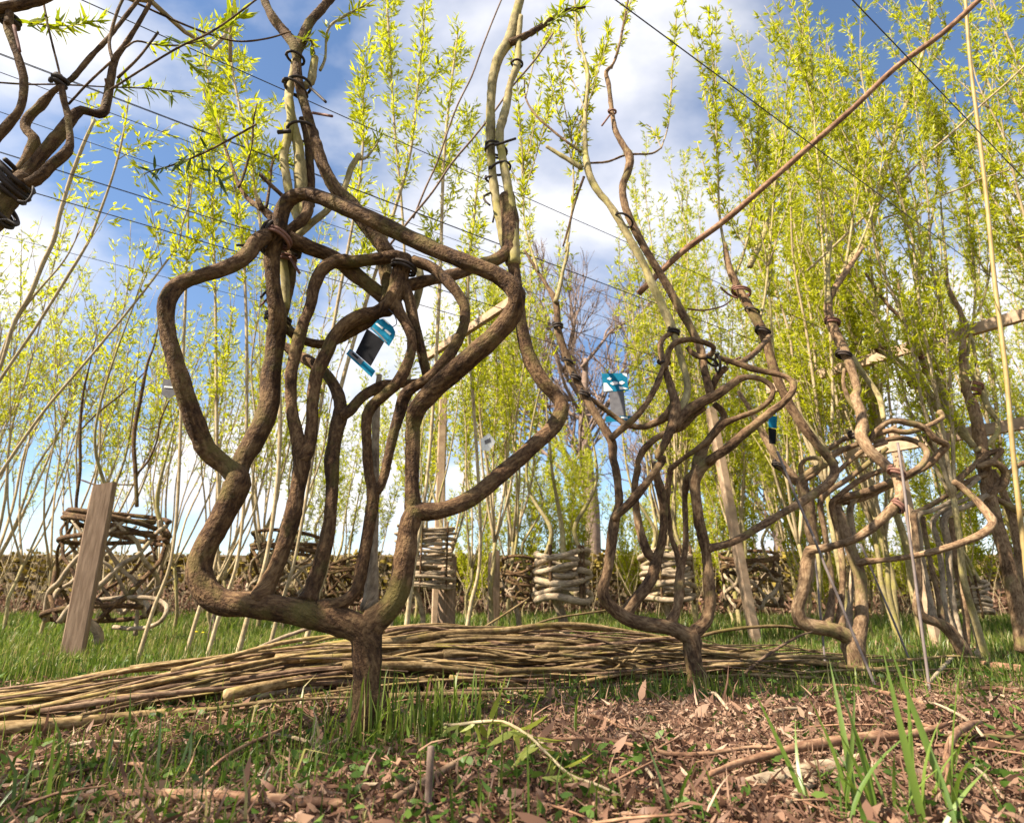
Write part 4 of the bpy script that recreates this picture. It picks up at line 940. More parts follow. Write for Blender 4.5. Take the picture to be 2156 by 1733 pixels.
# traced long shoots at the left and in the middle: each a slim tree of its own
def traced(label, group, d, segs, t0=.3, dens=1.0, foot=None, mat='shoot', leafL=.036, side=3):
    P, R = path(d, *segs)
    low = P[0]
    fx, fy = (low[0] - .08, d) if foot is None else foot
    b = np.array((fx, fy, gz(fx, fy)))
    t = thing('willow_tree', b, label, 'tree', group)
    mid = (b + low) / 2
    mid = np.array((b[0] * .55 + low[0] * .45, mid[1], mid[2]))
    P2 = np.vstack([b - (0, 0, .02), mid, P]); R2 = np.r_[R[0] * 1.5, R[0] * 1.2, R]
    MB().tube(P2, R2, 7, .03, .05, random.random() * 9).build('stem', M[mat], t)
    fo = Foliage(); Ps, _ = smooth_path(P, R, .05)
    fo.shoot(Ps, t0, .017 / dens, 6, leafL * 1.15, .0085, sprig=.085, spread=1.15)
    for k in range(side):
        i = random.randint(int(len(Ps) * .2), len(Ps) - 2); ln = random.uniform(.15, .4) * d / 2
        dv = np.array((random.uniform(-.3, .5), random.uniform(-.4, .4), 1.0))
        S = np.array([Ps[i] + dv * ln * u for u in (0, .3, .65, 1)])
        MB().tube(S, np.linspace(.0022, .001, 4), 5, .1, 0).build('shoot', M[mat], t)
        fo.shoot(S, .15, .016 / dens, 6, leafL * 1.15, .0085, sprig=.06, spread=1.1)
    fo.build(t)
LS = 'long bare willow shoot slanting up past the gnarled limbs, leafy only near its tip'
for segs, d, foot in ((('M', [(-60, 950, 15), (0, 830, 15), (100, 520, 16), (190, 370, 18), (280, 150, 18), (350, 0, 18)], 'L', [(430, 1560, 18), (500, 1320, 18), (600, 1050, 16), (680, 870, 14)]), 2.1, (-2.3, 2.1)),
                      (('M', [(-60, 1010, 13), (0, 910, 13), (250, 540, 12), (450, 220, 12), (580, 0, 11)], 'L', [(720, 1540, 11), (830, 1220, 10), (900, 920, 9), (930, 700, 6)]), 2.3, (-2.5, 2.3)),
                      (('M', [(-60, 1610, 14), (0, 1520, 14), (280, 1120, 12), (620, 720, 10), (1000, 250, 8), (1170, 0, 7)], 'L', [(1310, 1650, 7), (1370, 1460, 7), (1390, 1300, 5)]), 2.4, (-2.3, 2.4)),
                      (('M', [(-30, 850, 16), (60, 620, 15), (130, 480, 14), (250, 330, 9), (420, 130, 7), (520, -60, 5)]), 2.6, (-2.5, 2.6))):
    traced(LS, 'long bare shoots at the edge', d, segs, .72, .7, foot, side=2)
LM = 'upright willow whip with a feathery plume of yellow-green leaves behind the front chair'
for segs, d in ((('P', [(690, 1180, 5), (700, 900, 5), (820, 480, 4), (862, 330, 4), (880, 180, 3), (895, 20, 2)]), 2.9),
                (('P', [(900, 1000, 4), (925, 620, 4), (935, 330, 4), (950, 180, 3), (965, 60, 2)]), 2.9),
                (('P', [(620, 1180, 4), (700, 700, 4), (760, 360, 3), (765, 240, 3), (762, 140, 2)]), 2.7),
                (('P', [(860, 1100, 4), (850, 500, 3), (830, 260, 3), (818, 60, 3), (812, -20, 2)]), 3.1),
                (('P', [(455, 1180, 4), (456, 900, 4), (452, 560, 3), (446, 420, 3), (452, 330, 2)]), 2.8),
                (('P', [(360, 1180, 4), (385, 760, 4), (395, 500, 3), (398, 400, 3), (405, 320, 2)]), 2.8),
                (('P', [(1010, 1180, 4), (985, 600, 4), (1000, 440, 3), (1010, 330, 2)]), 3.3),
                (('P', [(560, 1180, 5), (590, 900, 5), (560, 560, 4), (520, 300, 4), (490, 150, 3), (480, 40, 2)]), 2.6),
                (('P', [(500, 1180, 4), (520, 800, 4), (500, 420, 3), (440, 180, 3), (425, 60, 2)]), 2.6)):
    traced(LM, 'willow whips behind the front chair tree', d, segs, .60, 1.5, side=5, leafL=.043)

# ------------------------------------------------------------------ willows wound into coils and lattices
def coil_tree(px, ytop, ybot, hw, d, kind, label, seed, r=.016, mat='bark_pale', lean=0, tops=4):
    st = random.getstate(); random.seed(seed)
    c, mpp = pt(px, ybot, d); z0 = c[2]; R = hw * mpp; z1 = pt(px, ytop, d)[0][2]
    b = np.array((c[0] + lean, d, gz(c[0] + lean, d)))
    t = thing('coiled_willow', b, label, 'tree', 'willows wound into coils and lattices')
    ctr = np.array((c[0], d, 0))
    MB().tube(np.array([b - (0, 0, .03), b + (0, 0, (z0 - b[2]) * .5) + ((ctr - b) * (1, 1, 0)) * .3, ctr + (-R * .3, -R * .2, z0), ctr + (-R * .6, -R * .6, z0 + .05)]), np.array((r * 1.7, r * 1.4, r * 1.3, r)), 9, .03, .1, seed).build('trunk', M[mat], t)
    if kind == 'coil':
        n = max(6, int((z1 - z0) / (r * 1.45)))
        for k in range(n):
            z = z0 + (z1 - z0) * (k + .5) / n
            a0 = random.uniform(0, 6.28); arc = random.uniform(4.6, 6.6); m_ = 13
            rr = R * random.uniform(.9, 1.06)
            P = [ctr + (math.cos(a0 + arc * i / m_) * rr * (1 + .05 * math.sin(3 * i + k)), math.sin(a0 + arc * i / m_) * rr, z + r * .9 * math.sin(i * .9 + k * 1.7) + r * 1.5 * (i / m_ - .5)) for i in range(m_ + 1)]
            MB().tube(np.array(P), r * random.uniform(.65, 1.15) * np.linspace(1, .75, m_ + 1), 8, .03, .12, seed + k).build('coil_branch', M[mat], t)
        for k in range(3):
            a0 = -1.57 + random.uniform(-1.2, 1.2)
            MB().tube(np.array([ctr + (math.cos(a0) * R * 1.05, math.sin(a0) * R * 1.05, z) for z in np.linspace(z0 - .03, z1 + .03, 5)]), np.full(5, r * .5), 6, .05, .1).build('tie_stem', M['bark'], t)
    else:
        for k in range(7):
            for sg in (1, -1):
                a0 = 6.28 * k / 7 + random.uniform(-.15, .15); m_ = 8
                P = [ctr + (math.cos(a0 + sg * 1.9 * i / m_) * R * (1 + .04 * math.sin(i * 2 + k)), math.sin(a0 + sg * 1.9 * i / m_) * R, z0 + (z1 - z0) * (i / m_) + .015 * math.sin(i * 2.2 + k)) for i in range(m_ + 1)]
                MB().tube(np.array(P), r * random.uniform(.55, .95) * np.linspace(1.1, .7, m_ + 1), 7, .03, .1, seed + k).build('lattice_branch', M[random.choice((mat, 'bark', mat))], t)
        for z in (z0 + .02, z1 - .05, z1 - .01, z1 + .03, z1 - .09):
            m_ = 16; tx, ty = random.uniform(-.06, .06), random.uniform(-.06, .06)
            P = [ctr + (math.cos(6.0 * i / m_) * R * random.uniform(.95, 1.08), math.sin(6.0 * i / m_) * R, z + tx * math.cos(6.0 * i / m_) + ty * math.sin(6 * i / m_)) for i in range(m_ + 1)]
            MB().tube(np.array(P), np.full(m_ + 1, r * .8), 7, .03, .1, seed).build('ring_branch', M['bark'], t)
    fo = Foliage()
    for k in range(tops):
        a0 = 6.28 * k / tops + random.random(); q = ctr + (math.cos(a0) * R * .9, math.sin(a0) * R * .9, z1)
        h = random.uniform(.9, 2.2)
        S = np.array([q + (-.0, 0, -.04), q + np.array((math.cos(a0) * -.06, math.sin(a0) * -.05, .12)), q + np.array((random.uniform(-.12, .12), random.uniform(-.1, .1), .45)), q + np.array((random.uniform(-.25, .25), random.uniform(-.2, .2), h))])
        MB().tube(S, np.array((r * .8, r * .7, r * .42, .0015)), 7, .05, .08, k).build('shoot', M['bark_young'], t)
        fo.shoot(S, .35, .022, 5, .036, .007)
    fo.build(t)
    random.setstate(st)
    return t
cl = coil_tree(214, 1100, 1300, 98, 3.55, 'lattice', 'willow woven into a loose open drum of crossing branches behind the flat post', 31, .017, 'bark_pale', tops=3)
q_, _ = path(3.45, 'N', [(560, 790, 15), (720, 770, 16), (900, 762, 17), (1030, 780, 17, -.05), (1085, 830, 18), (1060, 900, 18, -.1), (980, 950, 18), (860, 965, 17), (740, 955, 16, .05)])
MB().tube(q_, np.full(len(q_), .0115), 9, .02, .08).build('hoop_branch', M['bark_pale'], cl)
q_, _ = path(3.5, 'N', [(880, 1010, 16), (890, 900, 15), (905, 800, 13), (960, 740, 11), (1130, 640, 8)])
MB().tube(q_, np.array((.012, .011, .01, .008, .006)), 8, .02, .08).build('hoop_branch', M['bark_pale'], cl)
for sg in ([(520, 1900, 18, .1), (495, 1733, 20), (520, 1500, 20), (520, 1240, 20), (540, 1000, 14), (590, 780, 9), (640, 560, 5)], [(890, 1733, 24, .1), (880, 1500, 26), (870, 1280, 26), (920, 1000, 22), (960, 800, 17), (1000, 690, 12), (1030, 560, 8), (1070, 380, 5)], [(880, 1530, 14, .1), (960, 1440, 14), (1020, 1300, 12), (1040, 1180, 12), (1100, 1040, 9)], [(910, 1210, 9, .1), (960, 1230, 9), (1040, 1210, 8)], [(520, 1240, 10, .1), (640, 1120, 12), (780, 1010, 11), (910, 890, 9), (960, 840, 7)], [(530, 1560, 10, .1), (640, 1595, 10), (760, 1590, 10), (880, 1590, 9)]):
    q_, r_ = path(3.5, 'M', [(a[0], a[1], a[2] * .62) + tuple(a[3:]) for a in sg])
    MB().tube(q_, r_, 8, .03, .1).build('stem', M['bark'], cl)
coil_tree(600, 1145, 1262, 76, 4.9, 'lattice', 'small woven lattice willow on the grass behind the front chair tree', 32, .018, 'bark_pale', tops=4)
coil_tree(892, 1112, 1238, 62, 4.1, 'coil', 'dense drum of thin coiled willow stems tied against a square timber post', 33, .0125, 'bark_pale', tops=4)
coil_tree(1186, 1162, 1264, 55, 3.7, 'coil', 'fat pale willow coil stacked like a beehive on a thin forked stem', 34, .021, 'bark_pale', tops=3)
coil_tree(1092, 1192, 1262, 34, 4.3, 'lattice', 'tangled knot of pale looping willow stems beside the beehive coil', 35, .014, 'bark_pale', tops=2)
coil_tree(1408, 1160, 1262, 50, 4.4, 'coil', 'rough willow coil seen through the legs of the second chair tree', 36, .019, 'bark_pale', tops=4)
coil_tree(1588, 1178, 1276, 58, 4.5, 'lattice', 'ragged willow basket with one thick bent pale arm, beside a pale pole', 37, .016, 'bark_pale', tops=3)
coil_tree(2048, 1222, 1290, 36, 4.4, 'coil', 'small flat-stacked willow coil beyond the comb of spindles', 38, .016, 'bark_pale', tops=3)
coil_tree(735, 1185, 1265, 46, 5.6, 'lattice', 'low brown willow lattice far back against the stone wall', 39, .016, 'bark', tops=3)

# ------------------------------------------------------------------ posts, poles, battens, wires
def post(name, label, x, y, h, w, th, mat='post', yaw=0.0, lean=(0, 0), group=None):
    b = np.array((x, y, gz(x, y)))
    cs, sn = math.cos(yaw), math.sin(yaw)
    ax, ay = np.array((cs, sn, 0)), np.array((-sn, cs, 0))
    mb = MB()
    n = 7; rnd = random.Random(int(x * 100))
    V = []
    for k in range(n):
        f = k / (n - 1); c = b + np.array((lean[0] * f, lean[1] * f, -.05 + (h + .05) * f))
        ww = w / 2 * (1 + rnd.uniform(-.03, .03)); tt = th / 2 * (1 + rnd.uniform(-.04, .04)); ch = min(ww, tt) * .22
        for sx, sy in ((-ww + ch, -tt), (ww - ch, -tt), (ww, -tt + ch), (ww, tt - ch), (ww - ch, tt), (-ww + ch, tt), (-ww, tt - ch), (-ww, -tt + ch)):
            dz = (0.012 * sx / ww if k == n - 1 else 0)
            V.append(c + ax * sx + ay * sy + np.array((0, 0, dz)))
    Fc = [(k * 8 + i, k * 8 + (i + 1) % 8, (k + 1) * 8 + (i + 1) % 8, (k + 1) * 8 + i) for k in range(n - 1) for i in range(8)]
    Fc.append(tuple(range((n - 1) * 8, n * 8))); Fc.append(tuple(reversed(range(8))))
    mb.poly(V, Fc)
    return one(name, mb, M[mat], b, label, 'post', group, smooth=False)
pb = gp(150, 1390)
post('timber_post', 'flat weathered timber post standing in grass in front of the open woven drum', pb[0], pb[1], .80, .092, .05, yaw=.25, lean=(-.02, .03))
r_ = ray(1040, 1200); post('timber_post', 'short square timber post with pale flecks standing alone before the wall', r_[0] / r_[1] * 5.2, 5.2, .62, .085, .085, yaw=.3)
r_ = ray(940, 1200); post('timber_post', 'square timber post holding the dense drum of thin coiled stems', r_[0] / r_[1] * 4.2, 4.28, .52, .10, .10, yaw=.4)
r_ = ray(926, 1000); post('timber_stake', 'tall pale square stake rising above the dense coiled drum', r_[0] / r_[1] * 4.4, 4.45, 1.72, .058, .05, 'batten', .2)
r_ = ray(1555, 1000); post('timber_stake', 'pale pole leaning among the rows beside the ragged basket', r_[0] / r_[1] * 4.2, 4.2, 1.6, .06, .06, 'batten', .2, (-.15, 0))
r_ = ray(1925, 1100); post('timber_stake', 'pale upright pole behind the squat chair tree', r_[0] / r_[1] * 3.7, 3.7, 1.3, .045, .045, 'batten', .2, (-.03, 0))

CROSS = np.array((-1.044, 1.496, 0)); CROSS /= np.linalg.norm(CROSS)
ROW = np.array((1.496, 1.044, 0)); ROW /= np.linalg.norm(ROW)
def at_height(px, py, z):
    r = ray(px, py); t = (z - CAM_H) / r[2]
    return np.array((r[0] * t, r[1] * t, z))
def batten(px, py, z, l0, l1, w, label, mat='batten'):
    c = at_height(px, py, z); a, b = c - CROSS * l0, c + CROSS * l1
    m_ = (a + b) / 2; h = (b - a) / 2
    s = np.cross(CROSS, (0, 0, 1)); mb = MB()
    mb.box(m_, h, s * w * .4, np.array((0, 0, w * .6)))
    return one('wooden_batten', mb, M[mat], m_, label, 'batten', 'cross battens between the rows', False)
batten(970, 705, 1.70, .55, .45, .036, 'short sunlit wooden batten crossing behind the front chair tree')
batten(1900, 738, 1.70, 1.5, .9, .05, 'long pale wooden batten crossing the crowded willow stems')
batten(2080, 905, 1.12, .9, .75, .05, 'low dark-edged batten running behind the dark leaning trunk')

def pole3(name, label, cat, A, B, r0, r1, mat, wig=.0, sides=8, group=None):
    n = 9; P = [A + (B - A) * k / (n - 1) + rng.normal(size=3) * wig * (0 < k < n - 1) for k in range(n)]
    mb = MB().tube(np.array(P), np.linspace(r0, r1, n), sides, .05, .05, random.random() * 9)
    return one(name, mb, M[mat], A, label, cat, group)
A_, _ = pt(1345, 618, 2.15); B_, _ = pt(2075, -12, 1.75)
pole3('branch_pole', 'long straight brown pole slanting across the sky above the chair trees', 'pole', A_, B_, .013, .010, 'stick', .006)
A_ = gp(2185, 1420); B_, _ = pt(2032, -10, float(A_[1]) - .1)
pole3('bamboo_cane', 'tall yellow bamboo cane standing at the edge of the crowded rows', 'cane', A_, B_, .010, .008, 'cane', .004)
A_, _ = pt(1700, 570, 2.9); B_, _ = pt(2190, 105, 2.6)
pole3('bamboo_cane', 'thin pale cane slanting up through the leaves below the brown pole', 'cane', A_, B_, .007, .005, 'shoot', .006)
A_, _ = pt(1860, 460, 3.0); B_, _ = pt(2190, 330, 2.9)
pole3('bamboo_cane', 'thin pale cane lying almost level across the leaves', 'cane', A_, B_, .006, .004, 'shoot', .006)
for (x0, y0, x1, y1, lab) in ((1856, 1466, 1636, 950, 'slanting thin grey stake passing the squat chair tree'), (1930, 1416, 1812, 1145, 'dark thin stake leaning from the grass below the long low arm'), (1958, 1468, 1890, 932, 'upright silvery stake crossing the long low arm'), (1740, 1428, 1716, 1175, 'short brown stake beside the squat trunk')):
    A_ = gp(x0, y0); B_, _ = pt(x1, y1, float(A_[1]) + .08)
    pole3('thin_stake', lab, 'stake', A_ - np.array((0, 0, .02)), B_, .0042, .0042, 'metal_cane', .001, 7)
# crossing canes behind the front chair
for (x0, y0, x1, y1, d) in ((822, 515, 1165, 70, 2.0), (870, 460, 1060, -10, 2.3)):
    A_, _ = pt(x0, y0, d); B_, _ = pt(x1, y1, d - .2)
    pole3('bamboo_cane', 'straight thin dark cane slanting behind the shoulders of the front chair tree', 'cane', A_, B_, .0045, .0035, 'twig', .004, 7, 'dark canes behind the front chair')

for i, (px, py, z, r) in enumerate(((604, 176, 1.68, .0018), (100, 400, 1.68, .0026), (60, 120, 1.68, .0015), (60, 157, 1.68, .0015), (60, 240, 1.68, .0015), (60, 325, 1.68, .0014), (370, 238, 1.68, .0015), (200, 368, 1.68, .0013), (1572, 191, 1.75, .0022), (1930, 130, 1.75, .0022), (300, 560, 1.68, .0015))):
    c = at_height(px, py, z)
    a, b = c - ROW * 4.5, c + ROW * 9
    m_ = 15; P = np.array([a + (b - a) * k / m_ - np.array((0, 0, .03 * (1 - (2 * k / m_ - 1) ** 2))) for k in range(m_ + 1)])
    mb = MB().tube(P, np.full(len(P), r * .8), 5, .8, 0)
    one('training_wire', mb, M['wire'], a, 'thin dark wire strung level overhead along the willow rows', 'wire', 'overhead training wires')

# ------------------------------------------------------------------ tags
def plate(quad, th=.0012):
    """Thin card from front-face corner points."""
    Q = np.array(quad); n = np.cross(Q[1] - Q[0], Q[2] - Q[0]); n /= np.linalg.norm(n)
    if n[1] > 0: n = -n
    V = np.vstack([Q + n * th / 2, Q - n * th / 2]); k = len(Q)
    Fc = [tuple(range(k)), tuple(reversed(range(k, 2 * k)))] + [(i, (i + 1) % k, k + (i + 1) % k, k + i) for i in range(k)]
    return MB().poly(V, Fc), n
def hang_tag(label, d, fr, tilt, panels, cord, wd=.0012):
    x0, y0, s = fr
    def q(x, y, off=0):
        r = ray(x0 + x * s, y0 + y * s)
        # card lies in the plane y = d + tilt * (z - zc)
        zc = tag_c[2] if tag_c is not None else None
        if zc is None: t = d / r[1]
        else: t = (d + tilt * (CAM_H - zc)) / (r[1] - tilt * r[2])
        return np.array((r[0] * t, r[1] * t, CAM_H + r[2] * t))
    tag_c = None
    tag_c = q(*cord[0])
    o = thing('hanging_tag', tag_c, label, 'tag', 'card tags hung in the trees')
    par = None
    for k, (nm, mat, poly, lift) in enumerate(panels):
        P_ = np.array([q(*p) for p in poly])
        mb, n = plate(P_, wd if lift == 0 else .0004)
        mb.v = [tuple(np.array(v) + n * lift * .0011) for v in mb.v]
        parent = o if lift < 2 else par
        ob = mb.build(nm, M[mat], o if lift < 2 else par, smooth=False)
        if lift < 2: par = ob; PW[ob.name] = PW[o.name]
    P_ = np.array([q(*p) for p in cord])
    P_[1:, 2] += 0.0
    MB().tube(P_, np.full(len(P_), .0012), 6, .01, 0).build('cord', M['wire'], o)
    return o
T1 = (701.8, 645.7, .0972)
hang_tag('black card tag with teal ends, hanging askew inside the frame of the front chair tree', D1 + .03, T1, .12, [
    ('neck', 'black', [(730, 480), (1110, 750), (810, 1290), (480, 1000)], 0),
    ('header', 'teal', [(800, 480), (960, 300), (1080, 265), (1290, 440), (1345, 560), (1320, 680), (1205, 865)], 1),
    ('print_mark', 'white', [(915, 385), (950, 370), (1090, 470), (1060, 505)], 2), ('print_mark', 'white', [(1105, 520), (1140, 500), (1260, 600), (1225, 630)], 2), ('print_mark', 'white', [(1070, 275), (1095, 265), (1225, 380), (1205, 400)], 2), ('print_mark', 'grey', [(830, 470), (850, 460), (1060, 650), (1170, 790), (1150, 800), (1000, 640)], 2),
    ('footer', 'teal', [(280, 1030), (370, 915), (915, 1400), (830, 1535)], 1),
    ('print_label', 'grey', [(330, 1030), (385, 955), (660, 1175), (600, 1265)], 2), ('print_mark', 'black', [(410, 1040), (430, 1015), (550, 1120), (530, 1150)], 3)], [(1290, 440), (1370, 380), (1330, 200), (1200, 60)])
T2 = (1235.2, 758.0, .08748)
hang_tag('grey card tag with a bright blue and white header, hanging beside the second chair tree', D2 + .22, T2, .05, [
    ('neck', 'grey', [(545, 740), (890, 740), (950, 1350), (580, 1350)], 0),  # black neck coloured grey, as the sun on it would make it look
    ('header', 'teal', [(360, 330), (960, 320), (1010, 740), (400, 775)], 1),
    ('print_mark', 'white', [(560, 570), (650, 520), (750, 540), (740, 590), (620, 610)], 2), ('print_mark', 'white', [(770, 540), (850, 510), (920, 550), (850, 600), (770, 590)], 2),
    ('print_mark', 'white', [(405, 560), (480, 560), (630, 740), (410, 760)], 2), ('print_mark', 'white', [(850, 330), (955, 330), (975, 420), (900, 380)], 2), ('print_mark', 'white', [(480, 460), (540, 420), (610, 450), (560, 490)], 2), ('print_mark', 'white', [(770, 640), (850, 650), (1000, 700), (800, 720)], 2),
    ('footer', 'teal', [(450, 1360), (1080, 1345), (1090, 1460), (460, 1500)], 1), ('print_mark', 'white', [(820, 1370), (980, 1380), (990, 1420), (830, 1400)], 2)], [(670, 330), (640, 250), (560, 180), (400, 0)])
hang_tag('small blue and dark tag half hidden behind the rim of the second chair tree', D3 - .1, (1572.0, 842.2, .3888), .05, [
    ('neck', 'black', [(118, 150), (160, 160), (158, 240), (122, 235)], 0), ('header', 'teal', [(118, 85), (165, 90), (162, 155), (118, 148)], 1)], [(140, 85), (138, 60), (130, 40)])
hang_tag('small bright blue tag hanging behind the comb of spindles', D4 + .1, (1572.0, 842.2, .3888), .05, [
    ('neck', 'teal', [(1232, 435), (1268, 420), (1266, 446), (1234, 452)], 0), ('print_mark', 'white', [(1240, 440), (1255, 434), (1254, 442), (1241, 446)], 2)], [(1250, 425), (1245, 410), (1240, 395)])
hang_tag('plain grey card tag high in the shoots by the front chair tree', 2.2, (0, 505.3, .324), -.1, [
    ('neck', 'grey', [(1062, 900), (1135, 915), (1150, 1000), (1100, 1030), (1048, 1005)], 0), ('print_mark', 'white', [(1068, 950), (1140, 955), (1140, 965), (1068, 960)], 2)], [(1095, 905), (1080, 890), (1000, 920), (940, 960)])
hang_tag('small pale tag dangling among the whips behind the right arm of the front chair tree', 3.2, (0, 0, 1), .0, [
    ('neck', 'white', [(1012, 925), (1030, 912), (1044, 930), (1030, 950), (1014, 948)], 0), ('print_mark', 'grey', [(1020, 928), (1032, 922), (1034, 930), (1022, 936)], 2)], [(1030, 913), (1032, 895), (1030, 880)])

# ------------------------------------------------------------------ long pile of cut rods
PA, PB = np.array((-1.06, 1.66)), np.array((0.62, 2.28))
AX = (PB - PA) / np.linalg.norm(PB - PA); NX = np.array((-AX[1], AX[0]))
rr_ = random.Random(21)
def rod_thing(P, R, mat, label, group):
    mb = MB().tube(P, R, 7, .06, .06, rr_.random() * 40, maxn=40)
    o = one('willow_rod', mb, M[mat], P[0], label, 'rod', group)
    return o
n_rod = 210
for k in range(n_rod):
    w = max(-1.0, min(1.0, rr_.gauss(0, .48)))
    s0 = rr_.uniform(-1.3, 1.0); ln = rr_.uniform(.9, 2.4)
    if rr_.random() < .3: s0 = rr_.uniform(.4, 1.4); ln = rr_.uniform(.8, 1.6)
    rb = rr_.uniform(.003, .008) if rr_.random() < .85 else rr_.uniform(.0115, .0145)
    lay = max(.03, 1 - w * w) * rr_.random() ** .75
    turn = rr_.gauss(0, .11 if rr_.random() < .85 else .32)
    m_ = 11; P = []
    kx, kz = rr_.uniform(0, 6), rr_.uniform(0, 6)
    for i in range(m_ + 1):
        f = i / m_; q = s0 + ln * f
        half = np.interp(q, (-1.2, -.2, .5, 1.2, 2.0, 2.8), (.07, .12, .22, .27, .33, .42))
        top = np.interp(q, (-1.2, -.2, .3, .8, 1.4, 1.9, 2.5), (.045, .06, .105, .155, .16, .10, .045))
        off = np.interp(q, (-1.2, 0, .8, 2.0), (-.14, -.12, -.02, .02))
        ww = off + w * half + turn * (f - .4) * ln + .028 * math.sin(kx + 6 * f)
        xy = PA + AX * q + NX * ww
        z = gz(xy[0], xy[1]) + rb * .9 + lay * top + .024 * math.sin(kz + 7 * f) + .04 * max(0, f - .7) * rr_.random()
        P.append((xy[0], xy[1], max(z, gz(xy[0], xy[1]) + .003)))
    R = np.linspace(rb, max(.0018, rb * .32), m_ + 1)
    thick = rb > .0115
    rod_thing(np.array(P), R, 'rod' if rr_.random() < .72 else 'rod_brown', 'thick cut willow rod lying in the long low pile behind the chair trunks' if thick else 'thin cut willow rod lying in the long low pile behind the chair trunks', 'thick rods of the pile' if thick else 'thin rods of the pile')
for label, seg, d, mat in (
    ('smooth long olive rod lying along the crest of the rod pile', ('P', [(-60, 1505, 11, -.42), (0, 1494, 11), (160, 1461, 11, -.3), (356, 1422, 11), (561, 1383, 9.5, -.06), (730, 1353, 8), (920, 1346, 6, .1), (1150, 1343, 5), (1420, 1346, 4, .3)]), 2.0, 'rod'),
    ('thick dark brown rod bowed across the low end of the pile', ('P', [(-50, 1497, 13, -.42), (0, 1501, 13), (130, 1507, 13), (227, 1501, 12, -.36), (324, 1484, 11), (430, 1472, 9, -.25), (600, 1450, 7)]), 1.9, 'rod_brown'),
    ('pale straight rod end lying loose below the pile', ('P', [(160, 1560, 6, 0), (260, 1538, 8.5), (365, 1522, 8, .06)]), 1.42, 'rod'),
    ('short freshly cut rod stub lying in front of the pile', ('P', [(448, 1517, 8, 0), (478, 1524, 8.5), (508, 1533, 8, -.01)]), 1.5, 'bark_pale'),
    ('bright stripped rod end curving out of the pile beside the trunk', ('P', [(445, 1508, 3, 0), (490, 1482, 5), (565, 1462, 7, .05), (680, 1445, 6, .1)]), 1.58, 'bark_pale'),
    ('bowed grey rod slanting down off the far side of the pile', ('R', [(530, 565, 18, -.1), (640, 545, 22), (750, 510, 25), (900, 440, 28, .0), (1000, 382, 27), (1130, 335, 20, .1), (1300, 305, 14)]), 1.85, 'rod_brown'),
    ('pale thin rod slanting up out of the pile left of the front trunk', ('P', [(538, 1366, 4, -.05), (600, 1340, 5), (690, 1310, 4, .05)]), 1.95, 'bark_pale'),
    ('thin straight rod propped up steeply against the far end of the pile', ('R', [(1220, 430, 8, 0), (1420, 300, 9), (1540, 180, 9, .05)]), 1.95, 'rod'),
    ('long thin rod raised off the back of the pile toward the beehive coil', ('R', [(520, 150, 6, .3), (720, 30, 7), (900, -90, 6, .5)]), 2.0, 'rod'),
    ('thin whippy rod rising from the back of the pile under the second chair', ('R', [(800, 130, 7, .3), (1000, 40, 7), (1350, -20, 6), (1500, -60, 5, .6)]), 2.1, 'rod'),
    ('thin rod crossing the grass between the second and the squat chair tree', ('P', [(1440, 1350, 4, 0), (1520, 1328, 4), (1640, 1318, 4), (1700, 1326, 3, .1)]), 2.4, 'rod'),
    ('dark stick slanting through the grass beyond the second chair tree', ('P', [(1545, 1440, 4, 0), (1600, 1390, 4), (1680, 1340, 3), (1710, 1330, 2, .2)]), 2.1, 'rod_brown')):
    P_, R_ = path(d, *seg)
    for i in range(len(P_)):
        P_[i][2] = max(P_[i][2], gz(P_[i][0], P_[i][1]) + R_[i] * .8)
    mb = MB().tube(P_, R_, 10, .03, .07, rr_.random() * 40)
    one('willow_rod', mb, M[mat], P_[0], label, 'rod', 'loose rods about the pile')

# ------------------------------------------------------------------ dry stone wall
WY = 9.5
wall_b = np.array((-1.5, WY, gz(-1.5, WY)))
wall = thing('stone_wall', wall_b, 'low mossy dry stone wall closing off the far side of the grass', 'wall')
stone_me = []
for k in range(6):
    V = []
    for sx in (-1, 1):
        for sy in (-1, 1):
            for sz in (-1, 1):
                V.append((sx * .5, sy * .5, sz * .5))
    import bmesh
    bm = bmesh.new()
    bmesh.ops.create_cube(bm, size=1.0)
    bmesh.ops.bevel(bm, geom=bm.edges[:], offset=.16, segments=1, affect='EDGES')
    for v in bm.verts:
        v.co += Vector((rr_.uniform(-.06, .06), rr_.uniform(-.06, .06), rr_.uniform(-.07, .07)))
    me = bpy.data.meshes.new('stone'); bm.to_mesh(me); bm.free(); me.materials.append(M['stone'])
    stone_me.append(me)
ns = 0
z = .0
for c in range(6):
    h = (.19, .16, .15, .14, .13, .12)[c]
    x = -9.2 + rr_.uniform(0, .2)
    while x < 9.5 and ns < 296:
        wdt = rr_.uniform(.26, .52)
        o = bpy.data.objects.new('stone', rr_.choice(stone_me)); COL.objects.link(o); o.parent = wall
        o.location = (x + wdt / 2 - wall_b[0], rr_.uniform(-.03, .03) + c * .012, z + h / 2 - wall_b[2])
        o.scale = (wdt * 1.02, .38, h * 1.06); o.rotation_euler = (rr_.uniform(-.05, .05), rr_.uniform(-.05, .05), rr_.uniform(-.06, .06))
        x += wdt + .008; ns += 1
    z += h * .97
# rubble core behind the faces
mb = MB().box((-0.0, WY + .12, .40), (9.3, 0, 0), (0, .08, 0), (0, 0, .40))
mb.build('wall_core', M['stone'], wall, False)
